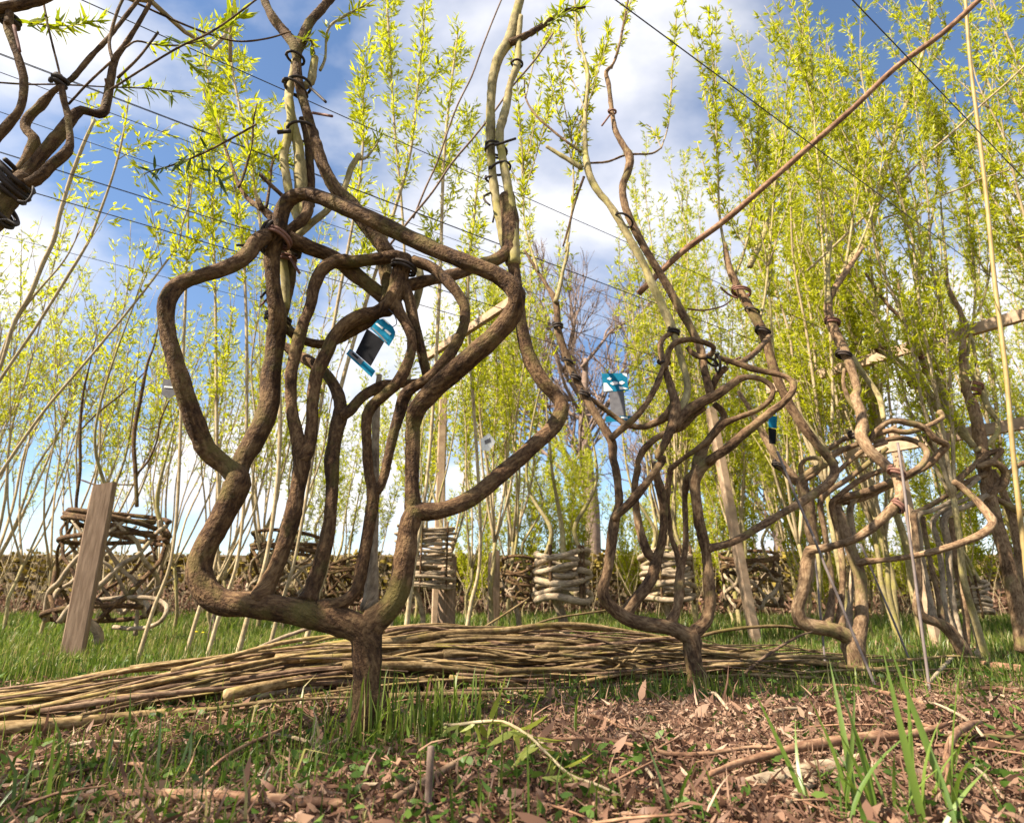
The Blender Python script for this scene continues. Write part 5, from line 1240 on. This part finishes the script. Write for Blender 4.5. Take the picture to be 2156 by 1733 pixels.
# moss cushions and dead bracken along the wall
def scatter_leaf(n, xr, yr, zfun, L, Wd, up, rndbias=0.0):
    x = rng.uniform(*xr, n); y = rng.uniform(*yr, n); z = zfun(x, y, n)
    b = np.stack([x, y, z], -1)
    dr = rng.normal(size=(n, 3)); dr[:, 2] = np.abs(dr[:, 2]) * up
    ln = L * (.5 + rng.random(n)); V, Fc = leaves_arrays(b, dr, ln, Wd * (.6 + .8 * rng.random(n)), .3)
    return V, Fc, np.repeat(np.clip(rng.normal(.5 + rndbias, .25, n), 0, 1), 6)
V, Fc, R = scatter_leaf(12000, (-9.3, 9.3), (WY - .27, WY + .15), lambda x, y, n: .06 + rng.random(n) ** .7 * (.80 + .05 * np.sin(x * 5)), .09, .05, .5)
o = stuff_mesh('wall_moss', V, Fc, M['moss'], wall, R); o['kind'] = 'stuff'
V, Fc, R = scatter_leaf(9500, (-9.5, 9.5), (WY - 1.3, WY - .2), lambda x, y, n: terrain(x, y) + rng.random(n) ** 1.3 * (.18 + .55 * (np.sin(x * 2.1) * np.sin(x * .9 + 1) * .5 + .5)) * (1 - (WY - .2 - y) / 1.5), .10, .03, .9)
o = stuff_mesh('dead_bracken', V, Fc, M['litter'], None, R, loc=(0, WY - .8, 0)); o['kind'] = 'stuff'
tag(o, 'tangle of brown dead bracken heaped along the foot of the stone wall', 'bracken')
# dry stems standing in front of the wall
mbs = MB()
for k in range(420):
    x, y = rr_.uniform(-9, 6.5), rr_.uniform(6.6, 9.2); b = np.array((x, y, gz(x, y)))
    h = rr_.uniform(.3, 1.0); dv = np.array((rr_.uniform(-.5, .5), rr_.uniform(-.3, .3), 1))
    mbs.tube(np.array([b, b + dv * h * .5, b + dv * h + (rr_.uniform(-.1, .1), 0, 0)]), np.array((.005, .004, .002)), 4, .3, 0)
o = mbs.build('dry_stems', M['shoot']); o['kind'] = 'stuff'; tag(o, 'thicket of thin dry stems standing before the stone wall', 'dry stems')

# ------------------------------------------------------------------ bare tree beyond the wall
def bare_tree(px, d, H, label, seed, wid=.42):
    st = random.getstate(); random.seed(seed)
    r = ray(px, 1200); b = np.array((r[0] / r[1] * d, d, gz(r[0] / r[1] * d, d)))
    t = thing('bare_tree', b, label, 'tree', 'bare trees beyond the wall')
    P = np.array([b - (0, 0, .05), b + (.1, 0, H * .2), b + (0, 0, H * .42), b + (.1, .1, H * .62)])
    MB().tube(P, np.array((.17, .14, .10, .05)) * H / 7, 9, .2, .08).build('trunk', M['twig'], t)
    tw = MB()
    def grow(q, dv, ln, r, lev, mb):
        e = q + dv * ln; m_ = (q + e) / 2 + rng.normal(size=3) * ln * .06
        mb.tube(np.array([q, m_, e]), np.array((r, r * .8, r * .6)), 4 if lev > 1 else 6, ln / 3, 0)
        if lev >= 5: return
        for k in range(random.choice((2, 3, 3)) if lev < 4 else 3):
            f = random.uniform(.45, 1.0); s = q + (e - q) * f
            d2 = dv + rng.normal(size=3) * .42 + np.array((0, 0, .22)); d2 /= np.linalg.norm(d2)
            grow(s, d2, ln * random.uniform(.62, .82), r * .66, lev + 1, tw if lev > 0 else mb)
    for k in range(17):
        s = b + np.array((0, 0, H * random.uniform(.22, .6)))
        a = random.uniform(0, 6.28); dv = np.array((math.cos(a) * wid * 1.6, math.sin(a) * wid * 1.6, 1.0)); dv /= np.linalg.norm(dv)
        mb = MB(); grow(s, dv, H * random.uniform(.14, .2), .035 * H / 7, 0, mb)
        mb.build('bough', M['twig'], t)
    o = tw.build('twigs', M['twig'], t); o['kind'] = 'stuff'
    random.setstate(st)
bare_tree(1240, 12.0, 8.2, 'round-headed bare tree with a dense purplish-brown mass of fine twigs', 51, .5)
bare_tree(1420, 16.0, 7.0, 'smaller bare tree just behind the dense twiggy one', 52)
bare_tree(1640, 14.0, 6.4, 'thin bare tree rising far back among the leafy rows', 53)

# ------------------------------------------------------------------ grass, litter, weeds
def patch(x, y):
    n = (np.sin(2.7 * x + 1.3 * y + .6) + np.sin(-1.9 * x + 3.3 * y + 2.0) + np.sin(5.3 * x + 4.1 * y) * .7 + np.sin(9.7 * x - 7.3 * y + 1.1) * .5) / 3.2
    return n
def g2(x, y, cx, cy, sx, sy=None):
    sy = sy or sx
    return np.exp(-((x - cx) / sx) ** 2 - ((y - cy) / sy) ** 2)
def grass_density(x, y):
    far = 1 / (1 + np.exp(-(y - (2.35 + .25 * x)) * 6))
    w = .09 + .8 * far * np.where(x > 1.0, .72, 1.0)
    w = w + .8 * g2(x, y, .50, 1.72, .34, .14) + .55 * g2(x, y, -.20, 1.22, .16, .10) + .45 * g2(x, y, 1.0, 2.1, .35, .2) + .35 * g2(x, y, -.55, 1.1, .3, .18)
    w = w + .30 * g2(x, y, 1.5, 2.0, .5, .5)
    w = w - .25 * g2(x, y, .55, 1.3, .4, .18)
    w = w + .34 * patch(x, y)
    return np.clip(w, 0, 1)
def blades(n, xr, yr, hgt, wid, dens=True, bend=.45, fan=True, hvar=.6, seedh=None):
    y = yr[0] + (yr[1] - yr[0]) * rng.random(n) ** (1.0)
    x = rng.uniform(-1, 1, n) * (y * 1.02 + .25) + 0 if fan else rng.uniform(*xr, n)
    if dens:
        k = rng.random(n) < grass_density(x, y)
        x, y = x[k], y[k]
    n = len(x); z = terrain(x, y) - .004
    b = np.stack([x, y, z], -1)
    a = rng.uniform(0, 2 * np.pi, n); tilt = np.abs(rng.normal(0, bend, n))
    hd = np.stack([np.cos(a), np.sin(a), 0 * a], -1)
    h = hgt * (1 - hvar + hvar * 2 * rng.random(n)) * (.75 + .5 * (patch(x * 1.7, y * 1.7) * .5 + .5))
    side = np.stack([-np.sin(a + rng.normal(0, .8, n)), np.cos(a), 0 * a], -1)
    w = (wid * (.6 + .8 * rng.random(n)))[:, None]
    up = np.array((0, 0, 1.0))
    m1 = b + up * (h * .55)[:, None] + hd * (h * .22 * tilt)[:, None]
    tp = b + up * (h * (1 - .35 * np.clip(tilt, 0, 1.5)))[:, None] + hd * (h * .85 * tilt)[:, None]
    V = np.empty((n, 5, 3))
    V[:, 0] = b - side * w * .5; V[:, 1] = b + side * w * .5
    V[:, 2] = m1 - side * w * .42; V[:, 3] = m1 + side * w * .42; V[:, 4] = tp
    k = np.arange(n)[:, None] * 5
    T = np.array([(0, 1, 3), (0, 3, 2), (2, 3, 4)])
    Fc = (k[:, None] + T[None]).reshape(-1, 3)
    R = np.clip(rng.normal(.45, .2, n) + .25 * patch(x * .8 + 3, y * .8), 0, .93)
    dry = rng.random(n) < .17; R[dry] = rng.uniform(.93, 1, dry.sum())
    return V.reshape(-1, 3), Fc, np.repeat(R, 5)
def merge(parts):
    Vs, Fs, Rs, n = [], [], [], 0
    for V, Fc, R in parts:
        Vs.append(V); Fs.append(Fc + n); Rs.append(R); n += len(V)
    return np.concatenate(Vs), np.concatenate(Fs), np.concatenate(Rs)
V, Fc, R = merge([blades(60000, None, (.72, 2.4), .038, .0025), blades(80000, None, (2.2, 4.6), .062, .0040), blades(60000, None, (4.4, 9.4), .085, .008),
                  blades(3500, None, (.72, 1.9), .085, .0034, bend=.7)])
o = stuff_mesh('grass', V, Fc, M['grass'], None, R); o['kind'] = 'stuff'
tag(o, 'rough green grass growing in patches over the ground', 'grass')
# tall tufts by the trunks
def tuft(cx, cy, sx, sy, n, h, w, label):
    x = rng.normal(cx, sx, n); y = rng.normal(cy, sy, n)
    st = rng.bit_generator.state
    a = rng.uniform(0, 2 * np.pi, n); tilt = np.abs(rng.normal(0, .5, n))
    b = np.stack([x, y, terrain(x, y) - .004], -1); hd = np.stack([np.cos(a), np.sin(a), 0 * a], -1)
    hh = (h * (.4 + .8 * rng.random(n)))[:, None]; ww = (w * (.6 + .8 * rng.random(n)))[:, None]
    side = np.stack([-np.sin(a), np.cos(a), 0 * a], -1); up = np.array((0, 0, 1.0)); tl = tilt[:, None]
    m1 = b + up * hh * .5 + hd * hh * .18 * tl; m2 = b + up * hh * (.85 - .1 * tl) + hd * hh * .5 * tl; tp = b + up * hh * (1 - .35 * np.clip(tl, 0, 1.6)) + hd * hh * .95 * tl
    V = np.stack([b - side * ww * .5, b + side * ww * .5, m1 - side * ww * .45, m1 + side * ww * .45, m2 - side * ww * .3, m2 + side * ww * .3, tp], 1)
    T = np.array([(0, 1, 3), (0, 3, 2), (2, 3, 5), (2, 5, 4), (4, 5, 6)])
    Fc = ((np.arange(n) * 7)[:, None, None] + T[None]).reshape(-1, 3)
    o = stuff_mesh('grass_tuft', V.reshape(-1, 3), Fc, M['grass'], None, np.repeat(np.clip(rng.normal(.55, .2, n), 0, .92), 7), loc=(cx, cy, gz(cx, cy)))
    o['kind'] = 'stuff'; tag(o, label, 'grass')
b1 = gp(800, 1560); tuft(b1[0] + .06, b1[1] - .05, .10, .045, 130, .13, .0042, 'tuft of long grass at the foot of the front chair trunk')
b2 = gp(1470, 1480); tuft(b2[0] - .03, b2[1] - .05, .20, .06, 420, .085, .0040, 'thick tuft of tall grass round the foot of the second chair trunk')
b3 = gp(1960, 1470); tuft(b3[0], b3[1], .25, .10, 160, .09, .004, 'loose tall grass near the grey stakes')
b4 = gp(100, 1350); tuft(b4[0], b4[1], .35, .2, 500, .10, .005, 'lush grass round the foot of the flat post')

# single broad blades close to the lens
def blade_mesh(L, w, bend):
    mb = MB(); V = []; n = 7
    for k in range(n + 1):
        f = k / n; ww = w * .5 * (1 - f ** 2.2) * (.75 + .6 * f if f < .4 else 1)
        c = np.array((bend * L * f * f, 0, L * f * (1 - .18 * abs(bend) * f)))
        V += [c + (0, -ww, 0), c + (ww * .25, 0, 0) * (np.array((1, 1, 1))), c + (0, ww, 0)]
    Fc = []
    for k in range(n):
        a = k * 3; Fc += [(a, a + 1, a + 4, a + 3), (a + 1, a + 2, a + 5, a + 4)]
    mb.poly(V, Fc)
    return mb.mesh('blade', M['grass_obj'], True)
blade_me = [blade_mesh(.17, .0085, .25), blade_mesh(.14, .0075, .5), blade_mesh(.20, .0090, .12), blade_mesh(.12, .0065, .8)]
def broad_tuft(px, py, n, label, spread=.03, s=1.0):
    b = gp(px, py); t = thing('grass_clump', b, label, 'grass')
    for k in range(n):
        o = bpy.data.objects.new('blade', rr_.choice(blade_me)); COL.objects.link(o); o.parent = t
        x, y = rr_.gauss(0, spread), rr_.gauss(0, spread * .7)
        o.location = (x, y, gz(b[0] + x, b[1] + y) - b[2] - .005)
        o.rotation_euler = (rr_.gauss(0, .16), rr_.gauss(0, .16), rr_.uniform(0, 6.28)); q = s * rr_.uniform(.6, 1.1); o.scale = (q, q, q)
broad_tuft(1930, 1742, 40, 'clump of broad bright grass blades rising in front of the crossed sticks', .05, 1.1)
broad_tuft(1790, 1745, 9, 'few broad grass blades beside the big bright clump', .03, .6)
broad_tuft(60, 1730, 11, 'broad dark grass blades in front of the low end of the rod pile', .05, .75)
broad_tuft(335, 1655, 8, 'pair of crossing broad blades below the bowed brown rod', .035, .7)
broad_tuft(600, 1690, 6, 'short broad blades among the dead leaves below the front trunk', .03, .5)
broad_tuft(1430, 1735, 4, 'long thin blades springing from the litter beside the thick log', .02, .7)

# dead leaves
def litter(n, yr, L, Wd, wgt):
    y = rng.uniform(*yr, n); x = rng.uniform(-1, 1, n) * (y * 1.02 + .25)
    k = rng.random(n) < wgt(x, y); x, y = x[k], y[k]; n = len(x)
    b = np.stack([x, y, terrain(x, y) + rng.random(n) ** 2 * .028 * np.where(y < 2.2, 1, .6)], -1)
    dr = rng.normal(size=(n, 3)); dr[:, 2] *= .5
    V, Fc = leaves_arrays(b, dr, L * (.4 + rng.random(n)), Wd * (.5 + rng.random(n)), .45)
    V = V + 0
    return V, Fc, np.repeat(np.clip(rng.normal(.5, .24, n) + .25 * patch(x * 2.1, y * 2.3 + 1), 0, 1), 6)
lw = lambda x, y: np.clip(.85 - .75 * grass_density(x, y) + .55 * g2(x, y, .6, 1.33, .45, .18), .06, 1)
V, Fc, R = merge([litter(130000, (.70, 2.2), .017, .0036, lw), litter(9000, (.75, 1.9), .020, .008, lw), litter(4500, (.75, 2.0), .036, .011, lw), litter(16000, (.75, 1.9), .05, .0032, lambda x, y: np.clip(lw(x, y) * .5 + g2(x, y, .6, 1.33, .5, .2) + .3 * patch(x * 2, y * 2), 0, 1)), litter(16000, (2.2, 5.0), .04, .015, lambda x, y: lw(x, y) * .9), litter(6000, (5, 9), .06, .03, lambda x, y: .35 * lw(x, y))])
o = stuff_mesh('leaf_litter', V, Fc, M['litter'], None, R); o['kind'] = 'stuff'
tag(o, 'carpet of curled reddish-brown dead leaves and bits of bark', 'dead leaves')
# fine twigs in the litter
mbt = MB()
for k in range(900):
    y = rr_.uniform(.75, 2.4); x = rr_.uniform(-1, 1) * (y + .2)
    a = rr_.uniform(0, 6.28); ln = rr_.uniform(.03, .16); b = np.array((x, y, gz(x, y) + rr_.uniform(.002, .02)))
    dv = np.array((math.cos(a), math.sin(a), rr_.gauss(0, .12)))
    e = b + dv * ln; e[2] = max(e[2], gz(e[0], e[1]) + .002)
    mbt.tube(np.array([b, (b + e) / 2 + (rr_.gauss(0, .006), rr_.gauss(0, .006), .004), e]), np.array((.0018, .0015, .0009)) * rr_.uniform(.7, 1.5), 4, .05, 0)
o = mbt.build('fine_twigs', M['stick']); o['kind'] = 'stuff'; tag(o, 'fine broken twigs strewn through the dead leaves', 'twigs')
# low weeds: rosettes of small rounded leaves
def weeds(n, yr, L, wgt):
    y = rng.uniform(*yr, n); x = rng.uniform(-1, 1, n) * (y * 1.0 + .2)
    k = rng.random(n) < wgt(x, y); x, y = x[k], y[k]
    per = 7; xs = np.repeat(x, per); ys = np.repeat(y, per); m_ = len(xs)
    xs = xs + rng.normal(0, .012, m_); ys = ys + rng.normal(0, .012, m_)
    b = np.stack([xs, ys, terrain(xs, ys) + rng.random(m_) * .035], -1)
    dr = rng.normal(size=(m_, 3)); dr[:, 2] = np.abs(dr[:, 2]) * .25 + .1
    V, Fc = leaves_arrays(b, dr, L * (.5 + rng.random(m_)), L * .62 * (.6 + .6 * rng.random(m_)), .2)
    return V, Fc, np.repeat(np.clip(rng.normal(.45, .25, m_), 0, 1), 6)
ww_ = lambda x, y: np.clip(.22 + .5 * g2(x, y, -.5, 1.05, .5, .2) + .5 * g2(x, y, .05, 1.0, .3, .12) + .4 * g2(x, y, .3, 1.6, .3, .15) + .25 * patch(x * 1.3 + 5, y * 1.6), 0, 1)
V, Fc, R = merge([weeds(2600, (.72, 2.0), .016, ww_), weeds(1800, (2.0, 4.5), .026, lambda x, y: .3 + 0 * x)])
o = stuff_mesh('ground_weeds', V, Fc, M['weed'], None, R); o['kind'] = 'stuff'
tag(o, 'low dark green weeds spreading between the dead leaves', 'weeds')

# ------------------------------------------------------------------ sticks on the ground
FR['S'] = (1459.8, 1403.6, .3229)
def stick(label, fr, pts, mat='stick', lift=0.0, name='fallen_stick', group=None):
    x0, y0, s = FR[fr]; P, R = [], []
    for p in pts:
        q = gp(x0 + p[0] * s, y0 + p[1] * s)
        t = np.linalg.norm(q - np.array((0, 0, CAM_H)))
        r = p[2] * s * t / F_PX
        q = q + np.array((0, 0, r * .8 + lift + .012 + (p[3] if len(p) > 3 else 0)))
        P.append(q); R.append(r)
    mb = MB().tube(np.array(P), np.array(R), 9, .02, .09, rr_.random() * 30)
    return one(name, mb, M[mat], P[0], label, 'stick', group)
stick('long dark curved stick arching over the thick pale log', 'S', [(120, 890, 14), (300, 810, 17), (520, 745, 20), (750, 690, 24), (1000, 650, 26), (1250, 620, 24), (1450, 600, 20), (1600, 550, 15), (1680, 510, 9)], 'stick', .02)
stick('thick pale barked log lying half buried in the litter', 'S', [(330, 850, 40), (520, 810, 46), (750, 760, 48), (1010, 700, 40)], 'bark_pale', -.008, 'fallen_log')
stick('bright orange-brown split stick curving through the leaf litter', 'S', [(-900, 590, 10), (-600, 585, 11), (-350, 640, 12), (-150, 690, 12), (60, 695, 13), (240, 668, 12), (400, 640, 9), (640, 650, 9), (880, 655, 8)], 'stick', .012)
stick('dark forked stick standing out of the litter beside the broad grass', 'S', [(1690, 960, 12, 0), (1700, 800, 16, .02), (1760, 700, 18, .03), (1840, 580, 18, .02), (1900, 500, 10, .01)], 'stick', .01)
stick('pale straight twig leaning on the dark forked stick', 'S', [(1530, 350, 7, .01), (1680, 450, 7, .02), (1850, 560, 8, .02), (1920, 610, 7, .01)], 'bark_pale', .012)
stick('long brown stick slanting across the grass to the pale twig', 'S', [(740, 195, 9), (900, 190, 11), (1080, 200, 13), (1250, 240, 12), (1420, 290, 13), (1560, 340, 12), (1700, 395, 8)], 'stick', .01)
stick('short pale stick lying at the foot of the silvery stake', 'S', [(1530, 195, 9, 0), (1620, 105, 9, .01), (1715, 10, 9, .02)], 'bark_pale', .01)
stick('dark brown stick lying by the trunk at the edge of the rows', 'S', [(1890, 45, 18), (2000, 65, 20), (2200, 85, 18)], 'stick', .01)
stick('yellowish stick lying level in the litter beyond the dark fork', 'S', [(1600, 560, 8), (1800, 560, 10), (2000, 570, 11), (2200, 580, 9)], 'rod', .012)
stick('pinkish stripped twig lying beyond the second chair trunk', 'S', [(720, 90, 8, 0), (830, 50, 9, .01), (960, 0, 8, .015)], 'bark_pale', .008)
stick('grey rod lying in the weeds beneath the wilted shoot', 'R', [(120, 1200, 16), (250, 1120, 18), (400, 1030, 19), (540, 950, 19), (640, 895, 15)], 'rod_brown', .01)
stick('pale twig poking up in front of the grass at the second trunk', 'S', [(95, 255, 8, .0), (160, 310, 9, .012), (235, 375, 9, .0)], 'bark_pale', .012)
stick('pale broken splinter on the crest of the litter heap', 'S', [(540, 390, 9), (620, 372, 10), (690, 368, 8)], 'bark_pale', .012)
stick('broken grey stick end lying in the litter in front of the thick log', 'S', [(610, 1010, 14), (700, 930, 20), (800, 850, 22)], 'bark_pale', .004)
stick('brown stick lying low among the weeds at the very front', 'P', [(120, 1722, 6), (260, 1712, 8), (420, 1716, 9), (580, 1726, 9), (720, 1735, 8)], 'stick', .005)
stick('thin reddish stick rising out of the dead leaves below the front trunk', 'P', [(400, 1700, 3, 0), (480, 1640, 3, .01), (600, 1590, 3, .02)], 'stick', .012)
for k, (x0, y0, x1, y1) in enumerate(((640, 1625, 760, 1560), (250, 1640, 330, 1655), (60, 1690, 190, 1650), (880, 1640, 980, 1655), (1080, 1560, 1190, 1640), (1230, 1530, 1310, 1560), (1330, 1625, 1390, 1700), (1700, 1500, 1800, 1540), (1900, 1540, 2050, 1600), (2060, 1470, 2156, 1480), (1820, 1560, 1880, 1600), (130, 1600, 260, 1590), (560, 1570, 690, 1610), (760, 1690, 900, 1700), (1180, 1690, 1290, 1720), (2040, 1640, 2120, 1720))):
    stick('small loose twig lying in the dead leaves', 'P', [(x0, y0, 3), ((x0 + x1) / 2 + 6, (y0 + y1) / 2 - 4, 3.4), (x1, y1, 2)], rr_.choice(('stick', 'bark_pale', 'rod_brown')), .008, 'twig', 'small twigs in the litter')
# two thin upright stakes at the very front
A_ = gp(900, 1745); MBq = MB().tube(np.array([A_ - (0, 0, .02), A_ + (0, 0, .05), A_ + (.001, 0, .088)]), np.array((.0045, .0045, .0044)), 8, .02, .03)
one('thin_stake', MBq, M['twig'], A_, 'short grey peg standing upright in front of the wilted shoot', 'stake')
for x, y0, y1 in ((655, 1610, 1480), (680, 1580, 1455)):
    A_ = gp(x, y0); B_, _ = pt(x + 12, y1, float(A_[1]))
    pole3('dry_stalk', 'thin whitish dry stalk standing before the rod pile', 'stalk', A_, B_, .0018, .001, 'bark_pale', .002, 5, 'dry stalks before the pile')
for k, (x, y0, dx, y1) in enumerate(((440, 1385, 14, 1280), (455, 1375, -4, 1275), (430, 1380, 20, 1290))):
    A_ = gp(x, y0); B_, _ = pt(x + dx, y1, float(A_[1]))
    pole3('dry_stalk', 'thin brown dry stalk standing in grass under the curved limb of the front chair tree', 'stalk', A_, B_, .004, .003, 'twig', .003, 6, 'brown stalks under the limb')

# wilted willow shoot in the foreground
wb = gp(960, 1600); wt = thing('wilted_shoot', wb, 'wilted willow shoot with limp yellow-green leaves lying on the litter', 'cut shoot')
P_ = []
for x, y, zl in ((930, 1545, .03), (960, 1570, .045), (1010, 1580, .055), (1060, 1590, .06), (1110, 1605, .05), (1150, 1640, .045), (1200, 1665, .03), (1260, 1690, .03), (1330, 1705, .02)):
    q = gp(x, y + 18); P_.append(q + (0, 0, zl))
P_ = np.array(P_)
MB().tube(P_, np.linspace(.003, .0015, len(P_)), 6, .02, .05).build('stem', M['shoot'], wt)
wme = []
for k in range(3):
    me = leaf_single('leaf', .054 + .008 * k, .0115); me.materials.append(M['wilted']); wme.append(me)
for k in range(95):
    i = rr_.randrange(len(P_) - 1); q = P_[i] + (P_[i + 1] - P_[i]) * rr_.random() - wb
    o = bpy.data.objects.new('leaf', rr_.choice(wme)); COL.objects.link(o); o.parent = wt; o.location = q
    dv = Vector((rr_.gauss(.2, .7), rr_.gauss(-.2, .6), rr_.gauss(-.35, .35)))
    o.rotation_mode = 'QUATERNION'; o.rotation_quaternion = dv.to_track_quat('Z', 'X'); s = rr_.uniform(.45, 1.0); o.scale = (s, s, s)

# dandelions, cut rod end
for k, (x, y) in enumerate(((410, 1347), (424, 1349), (296, 1362), (820, 1331), (1068, 1497), (845, 1318), (1008, 1344))):
    b = gp(x, y); t = thing('dandelion', b, 'yellow dandelion head in the grass', 'flower', 'dandelions in the grass')
    h = .05 if b[1] > 2 else .02
    MB().tube(np.array([b, b + (0, 0, h * .6), b + (.004, 0, h)]), np.full(3, .0012), 5, .02, 0).build('stalk', M['grass_obj'], t)
    mb = MB(); n = 14; c = b + (.004, 0, h)
    rad = .012 if b[1] > 2 else .006
    V = [c + (0, 0, rad * .35)] + [c + (math.cos(6.283 * i / n) * rad * (1 if i % 2 else .8), math.sin(6.283 * i / n) * rad * (1 if i % 2 else .8), 0) for i in range(n)] + [c - (0, 0, rad * .5)]
    mb.poly(V, [(0, 1 + i, 1 + (i + 1) % n) for i in range(n)] + [(n + 1, 1 + (i + 1) % n, 1 + i) for i in range(n)]); mb.build('flower_head', M['yellow'], t, False)
c, mpp = pt(1055, 1497, float(gp(1055, 1510)[1]))
mb = MB().tube(np.array([c, c + (.02, .05, -.003), c + (.05, .12, -.008)]), np.array((9, 9, 8.5)) * mpp, 10, .02, .06, flat_end=True)
ro = one('cut_stub', mb, M['rod'], c, 'round pale sawn end of a rod stub facing out of the grass', 'rod')
d_ = np.array((.02, .05, -.003)); d_ = d_ / np.linalg.norm(d_)
u_ = np.cross(d_, (0, 0, 1)); u_ /= np.linalg.norm(u_); v_ = np.cross(u_, d_); rad = 8.6 * mpp
mb = MB().poly([c - d_ * .002] + [c - d_ * .0012 + u_ * rad * math.cos(a) + v_ * rad * math.sin(a) for a in np.linspace(0, 6.283, 12, endpoint=False)], [(0, 1 + i, 1 + (i + 1) % 12) for i in range(12)])
mb.build('sawn_face', M['cut'], ro, False)
